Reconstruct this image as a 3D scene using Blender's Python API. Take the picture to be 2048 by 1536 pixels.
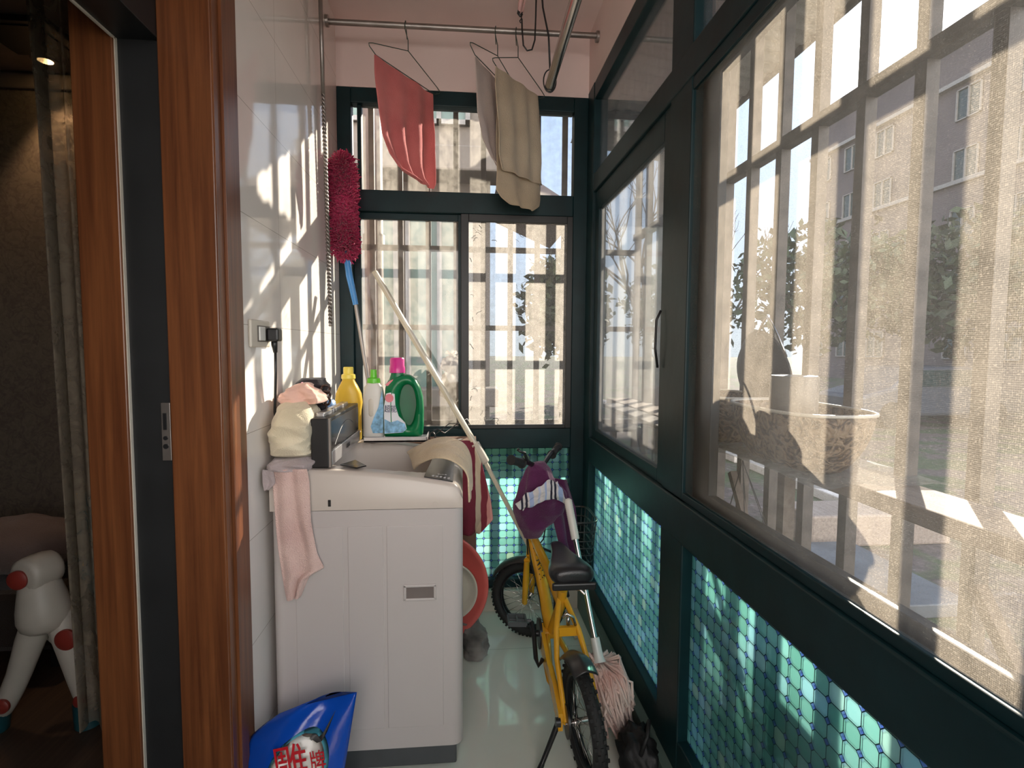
import bpy, bmesh, math, random
from mathutils import Vector, Matrix, noise
random.seed(7)
SC = bpy.context.scene
COL = SC.collection
PI = math.pi
R = math.radians
for o in list(bpy.data.objects):
    bpy.data.objects.remove(o)

# ------------------------------------------------------------------ camera
F = 1080.0
yaw, pitch, roll = R(5.23), R(3.82), R(.32)
fw = Vector((math.sin(yaw) * math.cos(pitch), math.cos(yaw) * math.cos(pitch), -math.sin(pitch)))
rt = Vector((math.cos(yaw), -math.sin(yaw), 0))
up = rt.cross(fw)
r2 = rt * math.cos(roll) + up * math.sin(roll)
u2 = -rt * math.sin(roll) + up * math.cos(roll)
cam_d = bpy.data.cameras.new('camera')
cam = bpy.data.objects.new('camera', cam_d)
COL.objects.link(cam)
cam_d.sensor_fit = 'HORIZONTAL'
cam_d.sensor_width = 36
cam_d.lens = 36 * F / 2048
cam_d.clip_start = .02
cam_d.clip_end = 400
cam.matrix_world = Matrix(((r2.x, u2.x, -fw.x, 0), (r2.y, u2.y, -fw.y, 0), (r2.z, u2.z, -fw.z, 1.28), (0, 0, 0, 1)))
SC.camera = cam

# ------------------------------------------------------------------ light and exposure
SUN_DIR = Vector((.8213, 1, .5786)).normalized()      # towards the sun
SC.view_settings.view_transform = 'Standard'
SC.view_settings.look = 'None'
SC.view_settings.gamma = 1
SC.view_settings.use_curve_mapping = False
SC.view_settings.exposure = .95
SC.cycles.transparent_max_bounces = 32
SC.cycles.max_bounces = 14
SC.cycles.diffuse_bounces = 7
SC.cycles.glossy_bounces = 6
SC.cycles.transmission_bounces = 12
SC.cycles.caustics_reflective = False
SC.cycles.caustics_refractive = False
SC.cycles.sample_clamp_indirect = 8

sun_d = bpy.data.lights.new('sun', 'SUN')
sun_d.energy = 9
sun_d.angle = R(.6)
sun_d.color = (1, .87, .72)
sun = bpy.data.objects.new('sun', sun_d)
COL.objects.link(sun)
sun.rotation_euler = SUN_DIR.to_track_quat('Z', 'Y').to_euler()
sun.location = (6, 8, 8)

W = bpy.data.worlds.new('sky')
SC.world = W
W.use_nodes = True
nt = W.node_tree
nt.nodes.clear()
tc = nt.nodes.new('ShaderNodeTexCoord')
sep = nt.nodes.new('ShaderNodeSeparateXYZ')
nt.links.new(tc.outputs['Generated'], sep.inputs[0])
cr = nt.nodes.new('ShaderNodeValToRGB')
cr.color_ramp.elements[0].position = 0.0
cr.color_ramp.elements[0].color = (.62, .66, .70, 1)
cr.color_ramp.elements[1].position = .75
cr.color_ramp.elements[1].color = (.30, .47, .80, 1)
e = cr.color_ramp.elements.new(.22)
e.color = (.60, .71, .90, 1)
nt.links.new(sep.outputs['Z'], cr.inputs[0])
dot = nt.nodes.new('ShaderNodeVectorMath')
dot.operation = 'DOT_PRODUCT'
nt.links.new(tc.outputs['Generated'], dot.inputs[0])
dot.inputs[1].default_value = SUN_DIR


def wm(op, a, b=None):
    n = nt.nodes.new('ShaderNodeMath')
    n.operation = op
    for i, v in enumerate((a, b)):
        if v is None:
            continue
        if isinstance(v, (int, float)):
            n.inputs[i].default_value = v
        else:
            nt.links.new(v, n.inputs[i])
    return n.outputs[0]


dd = wm('MAXIMUM', dot.outputs['Value'], 0)
glow = wm('ADD', wm('MULTIPLY', wm('POWER', dd, 40), .3), wm('MULTIPLY', wm('POWER', dd, 900), 7))
glow = wm('ADD', glow, wm('MULTIPLY', wm('POWER', dd, 9000), 60))
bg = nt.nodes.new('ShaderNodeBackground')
back = wm('MAXIMUM', wm('MULTIPLY', sep.outputs['Y'], -1.0), 0)  # sky half behind the camera, brightened and warmed as interior fill
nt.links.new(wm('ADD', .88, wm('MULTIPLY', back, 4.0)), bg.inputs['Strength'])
bg2 = nt.nodes.new('ShaderNodeBackground')
bg2.inputs['Color'].default_value = (1, .93, .8, 1)
nt.links.new(glow, bg2.inputs['Strength'])
wmix = nt.nodes.new('ShaderNodeMixRGB')
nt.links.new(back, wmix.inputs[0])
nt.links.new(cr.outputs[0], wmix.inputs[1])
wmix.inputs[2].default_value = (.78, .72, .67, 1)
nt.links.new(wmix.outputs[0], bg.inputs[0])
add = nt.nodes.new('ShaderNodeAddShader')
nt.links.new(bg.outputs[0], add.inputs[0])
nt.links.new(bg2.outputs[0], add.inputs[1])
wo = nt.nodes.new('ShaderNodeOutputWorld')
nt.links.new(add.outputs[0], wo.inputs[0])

# ------------------------------------------------------------------ materials


class G:
    """tiny node helper"""

    def __init__(s, name):
        s.m = bpy.data.materials.new(name)
        s.m.use_nodes = True
        s.t = s.m.node_tree
        s.t.nodes.clear()
        s.out = s.t.nodes.new('ShaderNodeOutputMaterial')

    def n(s, typ, **kw):
        x = s.t.nodes.new(typ)
        for k, v in kw.items():
            setattr(x, k, v)
        return x

    def l(s, a, b):
        s.t.links.new(a, b)

    def setin(s, sock, v):
        if isinstance(v, bpy.types.NodeSocket):
            s.l(v, sock)
        elif isinstance(v, (tuple, list)) and len(v) == 3 and sock.type == 'RGBA':
            sock.default_value = (*v, 1)
        else:
            sock.default_value = v

    def math(s, op, a, b=0.0, c=None, clamp=False):
        x = s.n('ShaderNodeMath', operation=op)
        x.use_clamp = clamp
        s.setin(x.inputs[0], a)
        s.setin(x.inputs[1], b)
        if c is not None:
            s.setin(x.inputs[2], c)
        return x.outputs[0]

    def pos(s, obj=False):
        if obj:
            return s.n('ShaderNodeTexCoord').outputs['Object']
        return s.n('ShaderNodeNewGeometry').outputs['Position']

    def noise(s, vec, scale, detail=4, rough=.5, dist=0.0):
        x = s.n('ShaderNodeTexNoise')
        s.l(vec, x.inputs['Vector'])
        x.inputs['Scale'].default_value = scale
        x.inputs['Detail'].default_value = detail
        x.inputs['Roughness'].default_value = rough
        x.inputs['Distortion'].default_value = dist
        return x.outputs['Fac']

    def ramp(s, fac, *stops):
        x = s.n('ShaderNodeValToRGB')
        r = x.color_ramp
        while len(r.elements) < len(stops):
            r.elements.new(.5)
        for e, (p, c) in zip(r.elements, stops):
            e.position = p
            e.color = (*c, 1) if isinstance(c, (tuple, list)) else (c, c, c, 1)
        s.l(fac, x.inputs[0])
        return x.outputs[0]

    def scale(s, vec, v):
        x = s.n('ShaderNodeMapping')
        s.l(vec, x.inputs['Vector'])
        x.inputs['Scale'].default_value = v
        return x.outputs[0]

    def mixc(s, fac, a, b, blend='MIX'):
        x = s.n('ShaderNodeMixRGB', blend_type=blend)
        s.setin(x.inputs[0], fac)
        s.setin(x.inputs[1], a)
        s.setin(x.inputs[2], b)
        return x.outputs[0]

    def mixs(s, fac, a, b):
        x = s.n('ShaderNodeMixShader')
        s.setin(x.inputs[0], fac)
        s.l(a, x.inputs[1])
        s.l(b, x.inputs[2])
        return x.outputs[0]

    def bsdf(s, **kw):
        x = s.n('ShaderNodeBsdfPrincipled')
        for k, v in kw.items():
            s.setin(x.inputs[k.replace('_', ' ')], v)
        return x

    def bump(s, h, strength=.3, dist=.01):
        x = s.n('ShaderNodeBump')
        x.inputs['Strength'].default_value = strength
        x.inputs['Distance'].default_value = dist
        s.l(h, x.inputs['Height'])
        return x.outputs[0]

    def end(s, shader):
        s.l(shader, s.out.inputs['Surface'])
        return s.m


def plain(name, col, rough=.5, metal=0, var=.12, vs=9, bump=0, bs=60, **kw):
    g = G(name)
    p = g.pos(True)
    nz = g.noise(p, vs, 3)
    c = g.ramp(nz, (.3, tuple(x * (1 - var) for x in col)), (.7, tuple(min(1, x * (1 + var)) for x in col)))
    b = g.bsdf(Base_Color=c, Roughness=rough, Metallic=metal, **kw)
    if bump:
        g.l(g.bump(g.noise(p, bs, 3), bump, .004), b.inputs['Normal'])
    return g.end(b.outputs[0])


def fabric(name, col, col2=None, bs=260, bump=.6, trans=0.0, var=.1):
    g = G(name)
    p = g.pos(True)
    n1 = g.noise(p, 7, 3)
    c = g.ramp(n1, (.3, tuple(x * (1 - var) for x in col)), (.7, col2 or tuple(min(1, x * (1 + var)) for x in col)))
    b = g.bsdf(Base_Color=c, Roughness=.95)
    b.inputs['Specular IOR Level'].default_value = .1
    b.inputs['Sheen Weight'].default_value = .25
    g.l(g.bump(g.noise(p, bs, 2), bump, .004), b.inputs['Normal'])
    o = b.outputs[0]
    if trans:
        t = g.n('ShaderNodeBsdfTranslucent')
        g.l(c, t.inputs[0])
        o = g.mixs(trans, o, t.outputs[0])
    return g.end(o)


def wood(name, a, b_, rough=.35, axis='Z'):
    g = G(name)
    p = g.scale(g.pos(), (60, 60, 2.2) if axis == 'Z' else ((60, 2.2, 60) if axis == 'Y' else (2.2, 60, 60)))
    n = g.noise(p, 1.0, 5, .6, .4)
    c = g.ramp(n, (.3, a), (.72, b_))
    b = g.bsdf(Base_Color=c, Roughness=rough)
    g.l(g.bump(n, .08, .003), b.inputs['Normal'])
    return g.end(b.outputs[0])


def tiles(name, col, u, v, tu, tv, ou=0, ov=0, rough=.12, line=(.42, .38, .34), lw=.0018, var=.04):
    g = G(name)
    s = g.n('ShaderNodeSeparateXYZ')
    g.l(g.pos(), s.inputs[0])

    def ln(o, size, off):
        f = g.math('FRACT', g.math('DIVIDE', g.math('ADD', o, off), size))
        d = g.math('ABSOLUTE', g.math('SUBTRACT', f, .5))
        return g.math('GREATER_THAN', d, .5 - lw / size / 2)
    k = g.math('MAXIMUM', ln(s.outputs[u], tu, ou), ln(s.outputs[v], tv, ov))
    n = g.noise(g.pos(), 3, 4)
    c = g.ramp(n, (.3, tuple(x * (1 - var) for x in col)), (.7, tuple(x * (1 + var) for x in col)))
    c = g.mixc(k, c, line)
    sm = g.noise(g.pos(), 14, 5, .6)
    ro = g.math('ADD', g.math('MULTIPLY', sm, .08), rough - .03)
    b = g.bsdf(Base_Color=c, Roughness=ro)
    g.l(g.bump(g.noise(g.pos(), 5, 2), .05, .01), b.inputs['Normal'])
    return g.end(b.outputs[0])


def dusty(name, lo, hi, col, grid=0, gu=1, speck=.12, gloss=.06, sc=25, vert=True, zfade=None):
    """window glass or screen: clear part + dust that scatters the light through"""
    g = G(name)
    p = g.pos()
    n1 = g.noise(p, sc, 5, .65)
    n2 = g.noise(g.scale(p, (30, 30, 1.5)) if vert else p, 1.0, 3, .6)
    d = g.math('ADD', g.math('MULTIPLY', n1, .6), g.math('MULTIPLY', n2, .4))
    f = g.ramp(d, (.36, lo), (.62, hi))
    n3 = g.noise(p, 420, 2, .6)
    sp = g.ramp(n3, (.55, 0.0), (.68, speck * .6))
    f = g.math('ADD', f, sp, clamp=True)
    if zfade:
        s0 = g.n('ShaderNodeSeparateXYZ')
        g.l(p, s0.inputs[0])
        mr = g.n('ShaderNodeMapRange')
        g.l(s0.outputs[2], mr.inputs[0])
        mr.inputs[1].default_value, mr.inputs[2].default_value = zfade[0], zfade[1]
        mr.inputs[3].default_value, mr.inputs[4].default_value = zfade[2], zfade[3]
        f = g.math('MULTIPLY', f, mr.outputs[0], clamp=True)
    if grid:
        s = g.n('ShaderNodeSeparateXYZ')
        g.l(p, s.inputs[0])

        def ln(o):
            fr = g.math('FRACT', g.math('MULTIPLY', o, 1 / grid))
            return g.math('GREATER_THAN', fr, .80)
        k = g.math('MAXIMUM', ln(s.outputs[gu]), ln(s.outputs[2]))
        f = g.math('ADD', f, g.math('MULTIPLY', k, .10), clamp=True)
    tr = g.n('ShaderNodeBsdfTransparent')
    tr.inputs[0].default_value = (.93, .95, .95, 1)
    tl = g.n('ShaderNodeBsdfTranslucent')
    g.setin(tl.inputs[0], col)
    df = g.n('ShaderNodeBsdfDiffuse')
    g.setin(df.inputs[0], tuple(x * .8 for x in col))
    dust = g.mixs(.25, tl.outputs[0], df.outputs[0])
    o = g.mixs(f, tr.outputs[0], dust)
    if gloss:
        fr = g.n('ShaderNodeLayerWeight')
        fr.inputs[0].default_value = .25
        gl = g.n('ShaderNodeBsdfGlossy')
        gl.inputs['Roughness'].default_value = .03
        ff = g.math('ADD', g.math('MULTIPLY', g.math('POWER', fr.outputs['Fresnel'], 1.0), .55), gloss * .2, clamp=True)
        o = g.mixs(ff, o, gl.outputs[0])
    return g.end(o)


def film(name, u, pitch=.0392, ou=0.0, ov=0.0, tl0=.30):
    """teal window film with octagons and small lozenges"""
    g = G(name)
    s = g.n('ShaderNodeSeparateXYZ')
    g.l(g.pos(), s.inputs[0])
    a = g.math('DIVIDE', g.math('ADD', s.outputs[u], ou), pitch)
    b = g.math('DIVIDE', g.math('ADD', s.outputs[2], ov), pitch)
    fa, fb = g.math('FRACT', a), g.math('FRACT', b)
    x = g.math('ABSOLUTE', g.math('SUBTRACT', fa, .5))
    y = g.math('ABSOLUTE', g.math('SUBTRACT', fb, .5))
    edge = g.math('GREATER_THAN', g.math('MAXIMUM', x, y), .475)
    sm = g.math('ADD', x, y)
    S = .80
    dia = g.math('GREATER_THAN', sm, S)
    dl = g.math('LESS_THAN', g.math('ABSOLUTE', g.math('SUBTRACT', sm, S)), .032)
    line = g.math('MAXIMUM', dl, g.math('MULTIPLY', edge, g.math('SUBTRACT', 1.0, dia)))
    cmb = g.n('ShaderNodeCombineXYZ')
    g.l(g.math('FLOOR', a), cmb.inputs[0])
    g.l(g.math('FLOOR', b), cmb.inputs[1])
    wn = g.n('ShaderNodeTexWhiteNoise')
    wn.noise_dimensions = '2D'
    g.l(cmb.outputs[0], wn.inputs['Vector'])
    cell = g.ramp(wn.outputs['Value'], (0, (.40, .70, .64)), (.4, (.44, .74, .69)), (.7, (.50, .79, .76)), (.9, (.54, .80, .85)), (1, (.66, .84, .70)))
    cell = g.mixc(dia, cell, (.25, .36, .75))
    cl = g.noise(g.pos(), 35, 3, .6)
    cell = g.mixc(.12, cell, g.ramp(cl, (.3, (.1, .4, .38)), (.7, (.8, .95, .9))), 'SOFT_LIGHT')
    cell = g.mixc(line, cell, (.02, .05, .06))
    tr = g.n('ShaderNodeBsdfTransparent')
    g.l(cell, tr.inputs[0])
    tl = g.n('ShaderNodeBsdfTranslucent')
    g.l(cell, tl.inputs[0])
    o = g.mixs(g.math('ADD', g.math('MULTIPLY', wn.outputs['Value'], .16), tl0), tr.outputs[0], tl.outputs[0])
    dfl = g.n('ShaderNodeBsdfDiffuse')
    dfl.inputs[0].default_value = (.015, .04, .05, 1)
    o = g.mixs(g.math('MULTIPLY', line, .85), o, dfl.outputs[0])
    gl = g.n('ShaderNodeBsdfGlossy')
    gl.inputs['Roughness'].default_value = .06
    o = g.mixs(.05, o, gl.outputs[0])
    return g.end(o)


def stripes(name, cols, axis, period, rough=.95):
    g = G(name)
    s = g.n('ShaderNodeSeparateXYZ')
    g.l(g.pos(True), s.inputs[0])
    wob = g.math('MULTIPLY', g.noise(g.pos(True), 9, 2), .03)
    f = g.math('FRACT', g.math('DIVIDE', g.math('ADD', s.outputs[axis], wob), period))
    x = g.n('ShaderNodeValToRGB')
    x.color_ramp.interpolation = 'CONSTANT'
    while len(x.color_ramp.elements) < len(cols):
        x.color_ramp.elements.new(.5)
    for i, (e, c) in enumerate(zip(x.color_ramp.elements, cols)):
        e.position = i / len(cols)
        e.color = (*c, 1)
    g.l(f, x.inputs[0])
    b = g.bsdf(Base_Color=x.outputs[0], Roughness=rough)
    g.l(g.bump(g.noise(g.pos(True), 260, 2), .5, .003), b.inputs['Normal'])
    return g.end(b.outputs[0])


def emit(name, col, st):
    g = G(name)
    e = g.n('ShaderNodeEmission')
    e.inputs[0].default_value = (*col, 1)
    e.inputs[1].default_value = st
    return g.end(e.outputs[0])


M = {}
M['wall_tile'] = tiles('cream glazed wall tile', (.80, .75, .71), 1, 2, .6, .3, -1.23 + 1.2, -.14 + .3, .05)
M['plaster'] = plain('pinkish plaster', (.76, .62, .58), .85, var=.05, vs=3, bump=.15, bs=30)
M['floor'] = tiles('pale green polished floor tile', (.70, .72, .64), 0, 1, .8, .8, .35, .1, .03, (.30, .32, .28))
M['frame'] = plain('dark teal painted aluminium', (.003, .020, .024), .42, var=.25, bump=.1, bs=25, Specular_IOR_Level=.28)
M['frame2'] = plain('black aluminium', (.012, .013, .014), .45, var=.2)
M['glass'] = dusty('dusty window glass', .035, .15, (.80, .76, .68))
M['glass_top'] = dusty('dusty fanlight glass', .03, .16, (.80, .76, .68))
M['glass_right'] = dusty('dusty sash glass', .10, .22, (.80, .79, .76), sc=12)
M['glass_upper'] = dusty('upper side glass', .05, .15, (.75, .75, .75), gloss=.3)
M['screen'] = dusty('insect screen with dust', .05, .115, (.74, .66, .55), grid=.0026, gu=1, gloss=0, sc=18, speck=.25)
M['screen_far'] = dusty('worn insect screen', .08, .19, (.76, .72, .66), grid=.0042, gu=0, gloss=0, sc=40, speck=.4)
M['film_far'] = film('octagon film far', 0, .0392, .01, .012, .42)
M['film_right'] = film('octagon film right', 1, .0392, 0, .005, .30)
M['jamb_wood'] = wood('varnished door jamb', (.085, .026, .010), (.20, .070, .024), .3)
M['chrome'] = plain('stainless steel', (.55, .52, .50), .22, 1, var=.1)
M['steel_dull'] = plain('dull steel', (.30, .27, .25), .4, .9, var=.2)
M['bar'] = plain('weathered square steel bar', (.10, .082, .068), .55, .3, var=.4, vs=20)
M['canopy'] = plain('corrugated canopy sheet', (.60, .57, .54), .6, .1, var=.1)
M['black'] = plain('black plastic', (.012, .012, .013), .35)
M['rubber'] = plain('black rubber', (.014, .014, .014), .75, bump=.3)
M['white_pl'] = plain('white plastic', (.70, .67, .62), .35, var=.05)
M['ivory'] = plain('ivory plastic', (.60, .55, .47), .35, var=.05)
M['socket_metal'] = plain('pale switch', (.7, .7, .66), .25, var=.05)


def plank_mat():
    g = G('weathered plank')
    p = g.scale(g.pos(), (30, 2.5, 30))
    n = g.noise(p, 1.3, 5, .6)
    c = g.ramp(n, (.3, (.20, .15, .115)), (.7, (.34, .27, .22)))
    b = g.bsdf(Base_Color=c, Roughness=.8)
    return g.end(b.outputs[0])


M['plank'] = plank_mat()

# ------------------------------------------------------------------ mesh helpers


class MB:
    def __init__(s):
        s.b = bmesh.new()
        s.mi = 0

    def _f(s, vs):
        try:
            f = s.b.faces.new(vs)
            f.material_index = s.mi
            return f
        except ValueError:
            return None

    def box(s, x0, x1, y0, y1, z0, z1, mat=None):
        cs = [(x0, y0, z0), (x1, y0, z0), (x1, y1, z0), (x0, y1, z0), (x0, y0, z1), (x1, y0, z1), (x1, y1, z1), (x0, y1, z1)]
        v = [s.b.verts.new(mat @ Vector(c) if mat else c) for c in cs]
        for q in ((0, 3, 2, 1), (4, 5, 6, 7), (0, 1, 5, 4), (1, 2, 6, 5), (2, 3, 7, 6), (3, 0, 4, 7)):
            s._f([v[i] for i in q])
        return s

    def bar(s, p0, p1, w, h=None, upv=(0, 0, 1)):
        """square bar between two points"""
        p0, p1 = Vector(p0), Vector(p1)
        h = h or w
        d = (p1 - p0).normalized()
        u = Vector(upv)
        if abs(d.dot(u)) > .95:
            u = Vector((0, 1, 0))
        a = d.cross(u).normalized()
        b = a.cross(d)
        v = []
        for p in (p0, p1):
            for i, j in ((-1, -1), (1, -1), (1, 1), (-1, 1)):
                v.append(s.b.verts.new(p + a * i * w / 2 + b * j * h / 2))
        for q in ((3, 2, 1, 0), (4, 5, 6, 7), (0, 1, 5, 4), (1, 2, 6, 5), (2, 3, 7, 6), (3, 0, 4, 7)):
            s._f([v[i] for i in q])
        return s

    def rings(s, rings, cap=True, closed=False):
        n = len(rings[0])
        vs = [[s.b.verts.new(p) for p in r] for r in rings]
        m = len(vs)
        for i in range(m if closed else m - 1):
            A, B = vs[i], vs[(i + 1) % m]
            for j in range(n):
                k = (j + 1) % n
                s._f([A[j], A[k], B[k], B[j]])
        if cap and not closed:
            s._f(list(reversed(vs[0])))
            s._f(vs[-1])
        return s

    def tube(s, pts, r, seg=10, closed=False, cap=True):
        pts = [Vector(p) for p in pts]
        n = len(pts)
        rr = r if isinstance(r, (list, tuple)) else [r] * n
        rings = []
        prev = None
        for i, p in enumerate(pts):
            if closed:
                d = pts[(i + 1) % n] - pts[i - 1]
            else:
                d = pts[min(i + 1, n - 1)] - pts[max(i - 1, 0)]
            d.normalize()
            if prev is None:
                u = Vector((0, 0, 1)) if abs(d.z) < .9 else Vector((0, 1, 0))
                a = d.cross(u).normalized()
            else:
                a = (prev - d * prev.dot(d)).normalized()
            prev = a
            b = d.cross(a)
            rings.append([p + (a * math.cos(t) + b * math.sin(t)) * rr[i] for t in [2 * PI * k / seg for k in range(seg)]])
        return s.rings(rings, cap, closed)

    def cyl(s, p0, p1, r, r1=None, seg=20):
        return s.tube([p0, p1], [r, r if r1 is None else r1], seg)

    def lathe(s, prof, c=(0, 0, 0), seg=32, rot=None, sx=1, sy=1):
        c = Vector(c)
        rings = []
        for r, z in prof:
            ring = []
            for k in range(seg):
                t = 2 * PI * k / seg
                p = Vector((r * sx * math.cos(t), r * sy * math.sin(t), z))
                if rot:
                    p = rot @ p
                ring.append(c + p)
            rings.append(ring)
        return s.rings(rings)

    def grid(s, fn, nu, nv):
        v = [[s.b.verts.new(fn(i / nu, j / nv)) for j in range(nv + 1)] for i in range(nu + 1)]
        for i in range(nu):
            for j in range(nv):
                s._f([v[i][j], v[i + 1][j], v[i + 1][j + 1], v[i][j + 1]])
        return s

    def blob(s, c, r, nz=.15, fr=3, seg=28, sd=0, sq=1.0):
        """lumpy ellipsoid"""
        c = Vector(c)
        rings = []
        for i in range(1, seg // 2):
            ph = PI * i / (seg // 2)
            ring = []
            for k in range(seg):
                t = 2 * PI * k / seg
                d = Vector((math.sin(ph) * math.cos(t), math.sin(ph) * math.sin(t), math.cos(ph)))
                dd = d
                if sq != 1.0:
                    dd = Vector([math.copysign(abs(q) ** sq, q) for q in d])
                m = 1 + nz * noise.noise(d * fr + Vector((sd, 0, 0))) - nz * .6 * abs(noise.noise(d * fr * 2 + Vector((0, sd, 0))))
                ring.append(c + Vector((dd.x * r[0], dd.y * r[1], dd.z * r[2])) * m)
            rings.append(ring)
        return s.rings(rings)

    def make(s, name, mat=None, parent=None, smooth=False, bevel=0, sub=0, solid=0, auto=None, origin=None, bseg=2):
        bmesh.ops.recalc_face_normals(s.b, faces=s.b.faces[:]) if not getattr(s, 'norecalc', False) else None
        me = bpy.data.meshes.new(name)
        xs = [v.co.x for v in s.b.verts]
        ys = [v.co.y for v in s.b.verts]
        zs = [v.co.z for v in s.b.verts]
        if parent is not None:
            off = WORLD[parent.name]
        else:
            off = Vector(origin) if origin is not None else Vector(((min(xs) + max(xs)) / 2, (min(ys) + max(ys)) / 2, min(zs)))
        loc = Vector((0, 0, 0))
        if parent is not None:
            # own origin at bbox centre
            cc = Vector(((min(xs) + max(xs)) / 2, (min(ys) + max(ys)) / 2, (min(zs) + max(zs)) / 2))
            loc = cc - off
            off = cc
        else:
            loc = off
        for v in s.b.verts:
            v.co -= off
        s.b.to_mesh(me)
        s.b.free()
        mats = mat if isinstance(mat, (list, tuple)) else [mat]
        for m in mats:
            me.materials.append(m)
        o = bpy.data.objects.new(name, me)
        COL.objects.link(o)
        o.location = loc
        WORLD[o.name] = off.copy()
        if parent is not None:
            o.parent = parent
        if smooth:
            for p in me.polygons:
                p.use_smooth = True
            if auto:
                try:
                    me.set_sharp_from_angle(angle=R(auto))
                except Exception:
                    pass
        if solid:
            md = o.modifiers.new('solid', 'SOLIDIFY')
            md.thickness = solid
            md.offset = 0
        if bevel:
            md = o.modifiers.new('bevel', 'BEVEL')
            md.width = bevel
            md.segments = bseg
            md.limit_method = 'ANGLE'
        if sub:
            md = o.modifiers.new('sub', 'SUBSURF')
            md.levels = sub
            md.render_levels = sub
        return o


WORLD = {}


def thing(name, label, cat, loc, group=None):
    o = bpy.data.objects.new(name, None)
    o.empty_display_size = .05
    COL.objects.link(o)
    o.location = loc
    WORLD[o.name] = Vector(loc)
    o['label'] = label
    o['category'] = cat
    if group:
        o['group'] = group
    return o


def tag(o, label, cat, group=None, kind=None):
    o['label'] = label
    o['category'] = cat
    if group:
        o['group'] = group
    if kind:
        o['kind'] = kind
    return o


def struct(o, label=None):
    o['kind'] = 'structure'
    if label:
        o['label'] = label
    return o


def box(name, x0, x1, y0, y1, z0, z1, mat, parent=None, bevel=0):
    return MB().box(x0, x1, y0, y1, z0, z1).make(name, mat, parent, bevel=bevel)


def text(name, body, size, loc, rot, mat, parent=None, extrude=.0004, sx=1.0):
    cu = bpy.data.curves.new(name, 'FONT')
    cu.body = body
    cu.size = size
    cu.extrude = extrude
    cu.align_x = 'CENTER'
    cu.align_y = 'CENTER'
    cu.materials.append(mat)
    o = bpy.data.objects.new(name, cu)
    COL.objects.link(o)
    o.rotation_euler = rot
    o.scale = (sx, 1, 1)
    bpy.context.view_layer.update()
    me = bpy.data.meshes.new_from_object(o.evaluated_get(bpy.context.evaluated_depsgraph_get()))
    me.name = name
    bpy.data.objects.remove(o)
    bpy.data.curves.remove(cu)
    o = bpy.data.objects.new(name, me)
    COL.objects.link(o)
    o.rotation_euler = rot
    o.scale = (sx, 1, 1)
    if parent is not None:
        o.parent = parent
        o.location = Vector(loc) - WORLD[parent.name]
    else:
        o.location = loc
    return o


def rows_at(rows, t):
    """rows = [(t, ...)], linear interpolation"""
    for a, b in zip(rows, rows[1:]):
        if t <= b[0]:
            k = (t - a[0]) / (b[0] - a[0]) if b[0] > a[0] else 0
            k = k * k * (3 - 2 * k) * .5 + k * .5
            return [a[i] + (b[i] - a[i]) * k for i in range(1, len(a))]
    return list(rows[-1][1:])


def hang_sheet(rows, nu=26, nv=40, fold=.01, fn=5, seed=0):
    """cloth hung as a sheet. rows = (t, P_left xyz, P_right xyz)"""
    b = MB()

    def fn_(u, v):
        r = rows_at(rows, v)
        A, B = Vector(r[:3]), Vector(r[3:6])
        p = A.lerp(B, u)
        side = (B - A)
        side.z = 0
        nrm = Vector((side.y, -side.x, 0))
        if nrm.length < 1e-5:
            nrm = Vector((1, 0, 0))
        nrm.normalize()
        w = math.sin(u * fn * 2 * PI + seed + 1.5 * noise.noise(Vector((u * 2, v * 2, seed)))) * .6
        w += noise.noise(Vector((u * 4, v * 3, seed + 5.1)))
        return p + nrm * w * fold * (.35 + .65 * v)
    b.grid(fn_, nu, nv)
    return b


def lump(rows, yc, seg=36, nv=30, nz=.012, fr=9, seed=0, flat=.6, wr=None, fold=None):
    """heap of cloth; rows=(t, z, xl, xr, depth, yc)"""
    b = MB()
    rings = []
    for j in range(nv + 1):
        t = j / nv
        z, xl, xr, d, yo = rows_at(rows, t)
        cx, hw = (xl + xr) / 2, (xr - xl) / 2
        ring = []
        for k in range(seg):
            a = 2 * PI * k / seg
            ca, sa = math.cos(a), math.sin(a)
            ca = math.copysign(abs(ca) ** flat, ca)
            sa = math.copysign(abs(sa) ** flat, sa)
            p = Vector((cx + hw * ca, yc + yo + d * sa, z))
            q = p * fr
            q.z *= (wr or 1.6)
            n = noise.noise(q + Vector((seed, 0, 0)))
            n2 = 1 - abs(noise.noise(q * 1.7 + Vector((0, seed, 0)))) * 2
            dirn = Vector((ca * .7, sa, .15)).normalized()
            if fold:
                ph = z * fold[1] + 2.2 * math.sin(p.x * fold[2] + seed) + 2.5 * noise.noise(p * 8 + Vector((seed, 3, 1)))
                sh = math.sin(ph)
                n += (abs(sh) ** .5 * math.copysign(1, sh)) * fold[0] / (nz * 1.3) * math.sin(PI * min(1, max(0, t))) ** .4
            ring.append(p + dirn * (n * nz * 1.3 + (n2 - .5) * nz * .8))
        rings.append(ring)
    return b.rings(rings)

# ------------------------------------------------------------------ room shell
XL, XR, YF, CZ = -.59, .615, 2.68, 2.80
FL = -.05
YB = -1.1
o = box('floor', XL - .1, XR + .12, YB, YF + .12, FL - .1, FL, M['floor'])
struct(o, 'pale green polished tile floor of the balcony')
struct(box('ceiling', XL - .3, XR + .12, YB, YF + .12, CZ, CZ + .12, M['plaster']), 'pinkish painted balcony ceiling')
b = MB()
b.box(XL - .10, XL, 1.49, YF, FL, CZ)
struct(b.make('wall_left', M['wall_tile']), 'glossy cream tiled wall behind the washing machine')
struct(box('wall_left_top', XL - .10, XL, YB, 1.49, 2.16, CZ, M['plaster']), 'wall above the doorway')
struct(box('wall_left_near', XL - .10, XL, YB, -.25, FL, 2.16, M['wall_tile']), 'tiled wall before the doorway')
struct(box('wall_far', XL, XR + .10, YF, YF + .10, 2.50, CZ, M['plaster']), 'painted beam above the far window')
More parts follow.
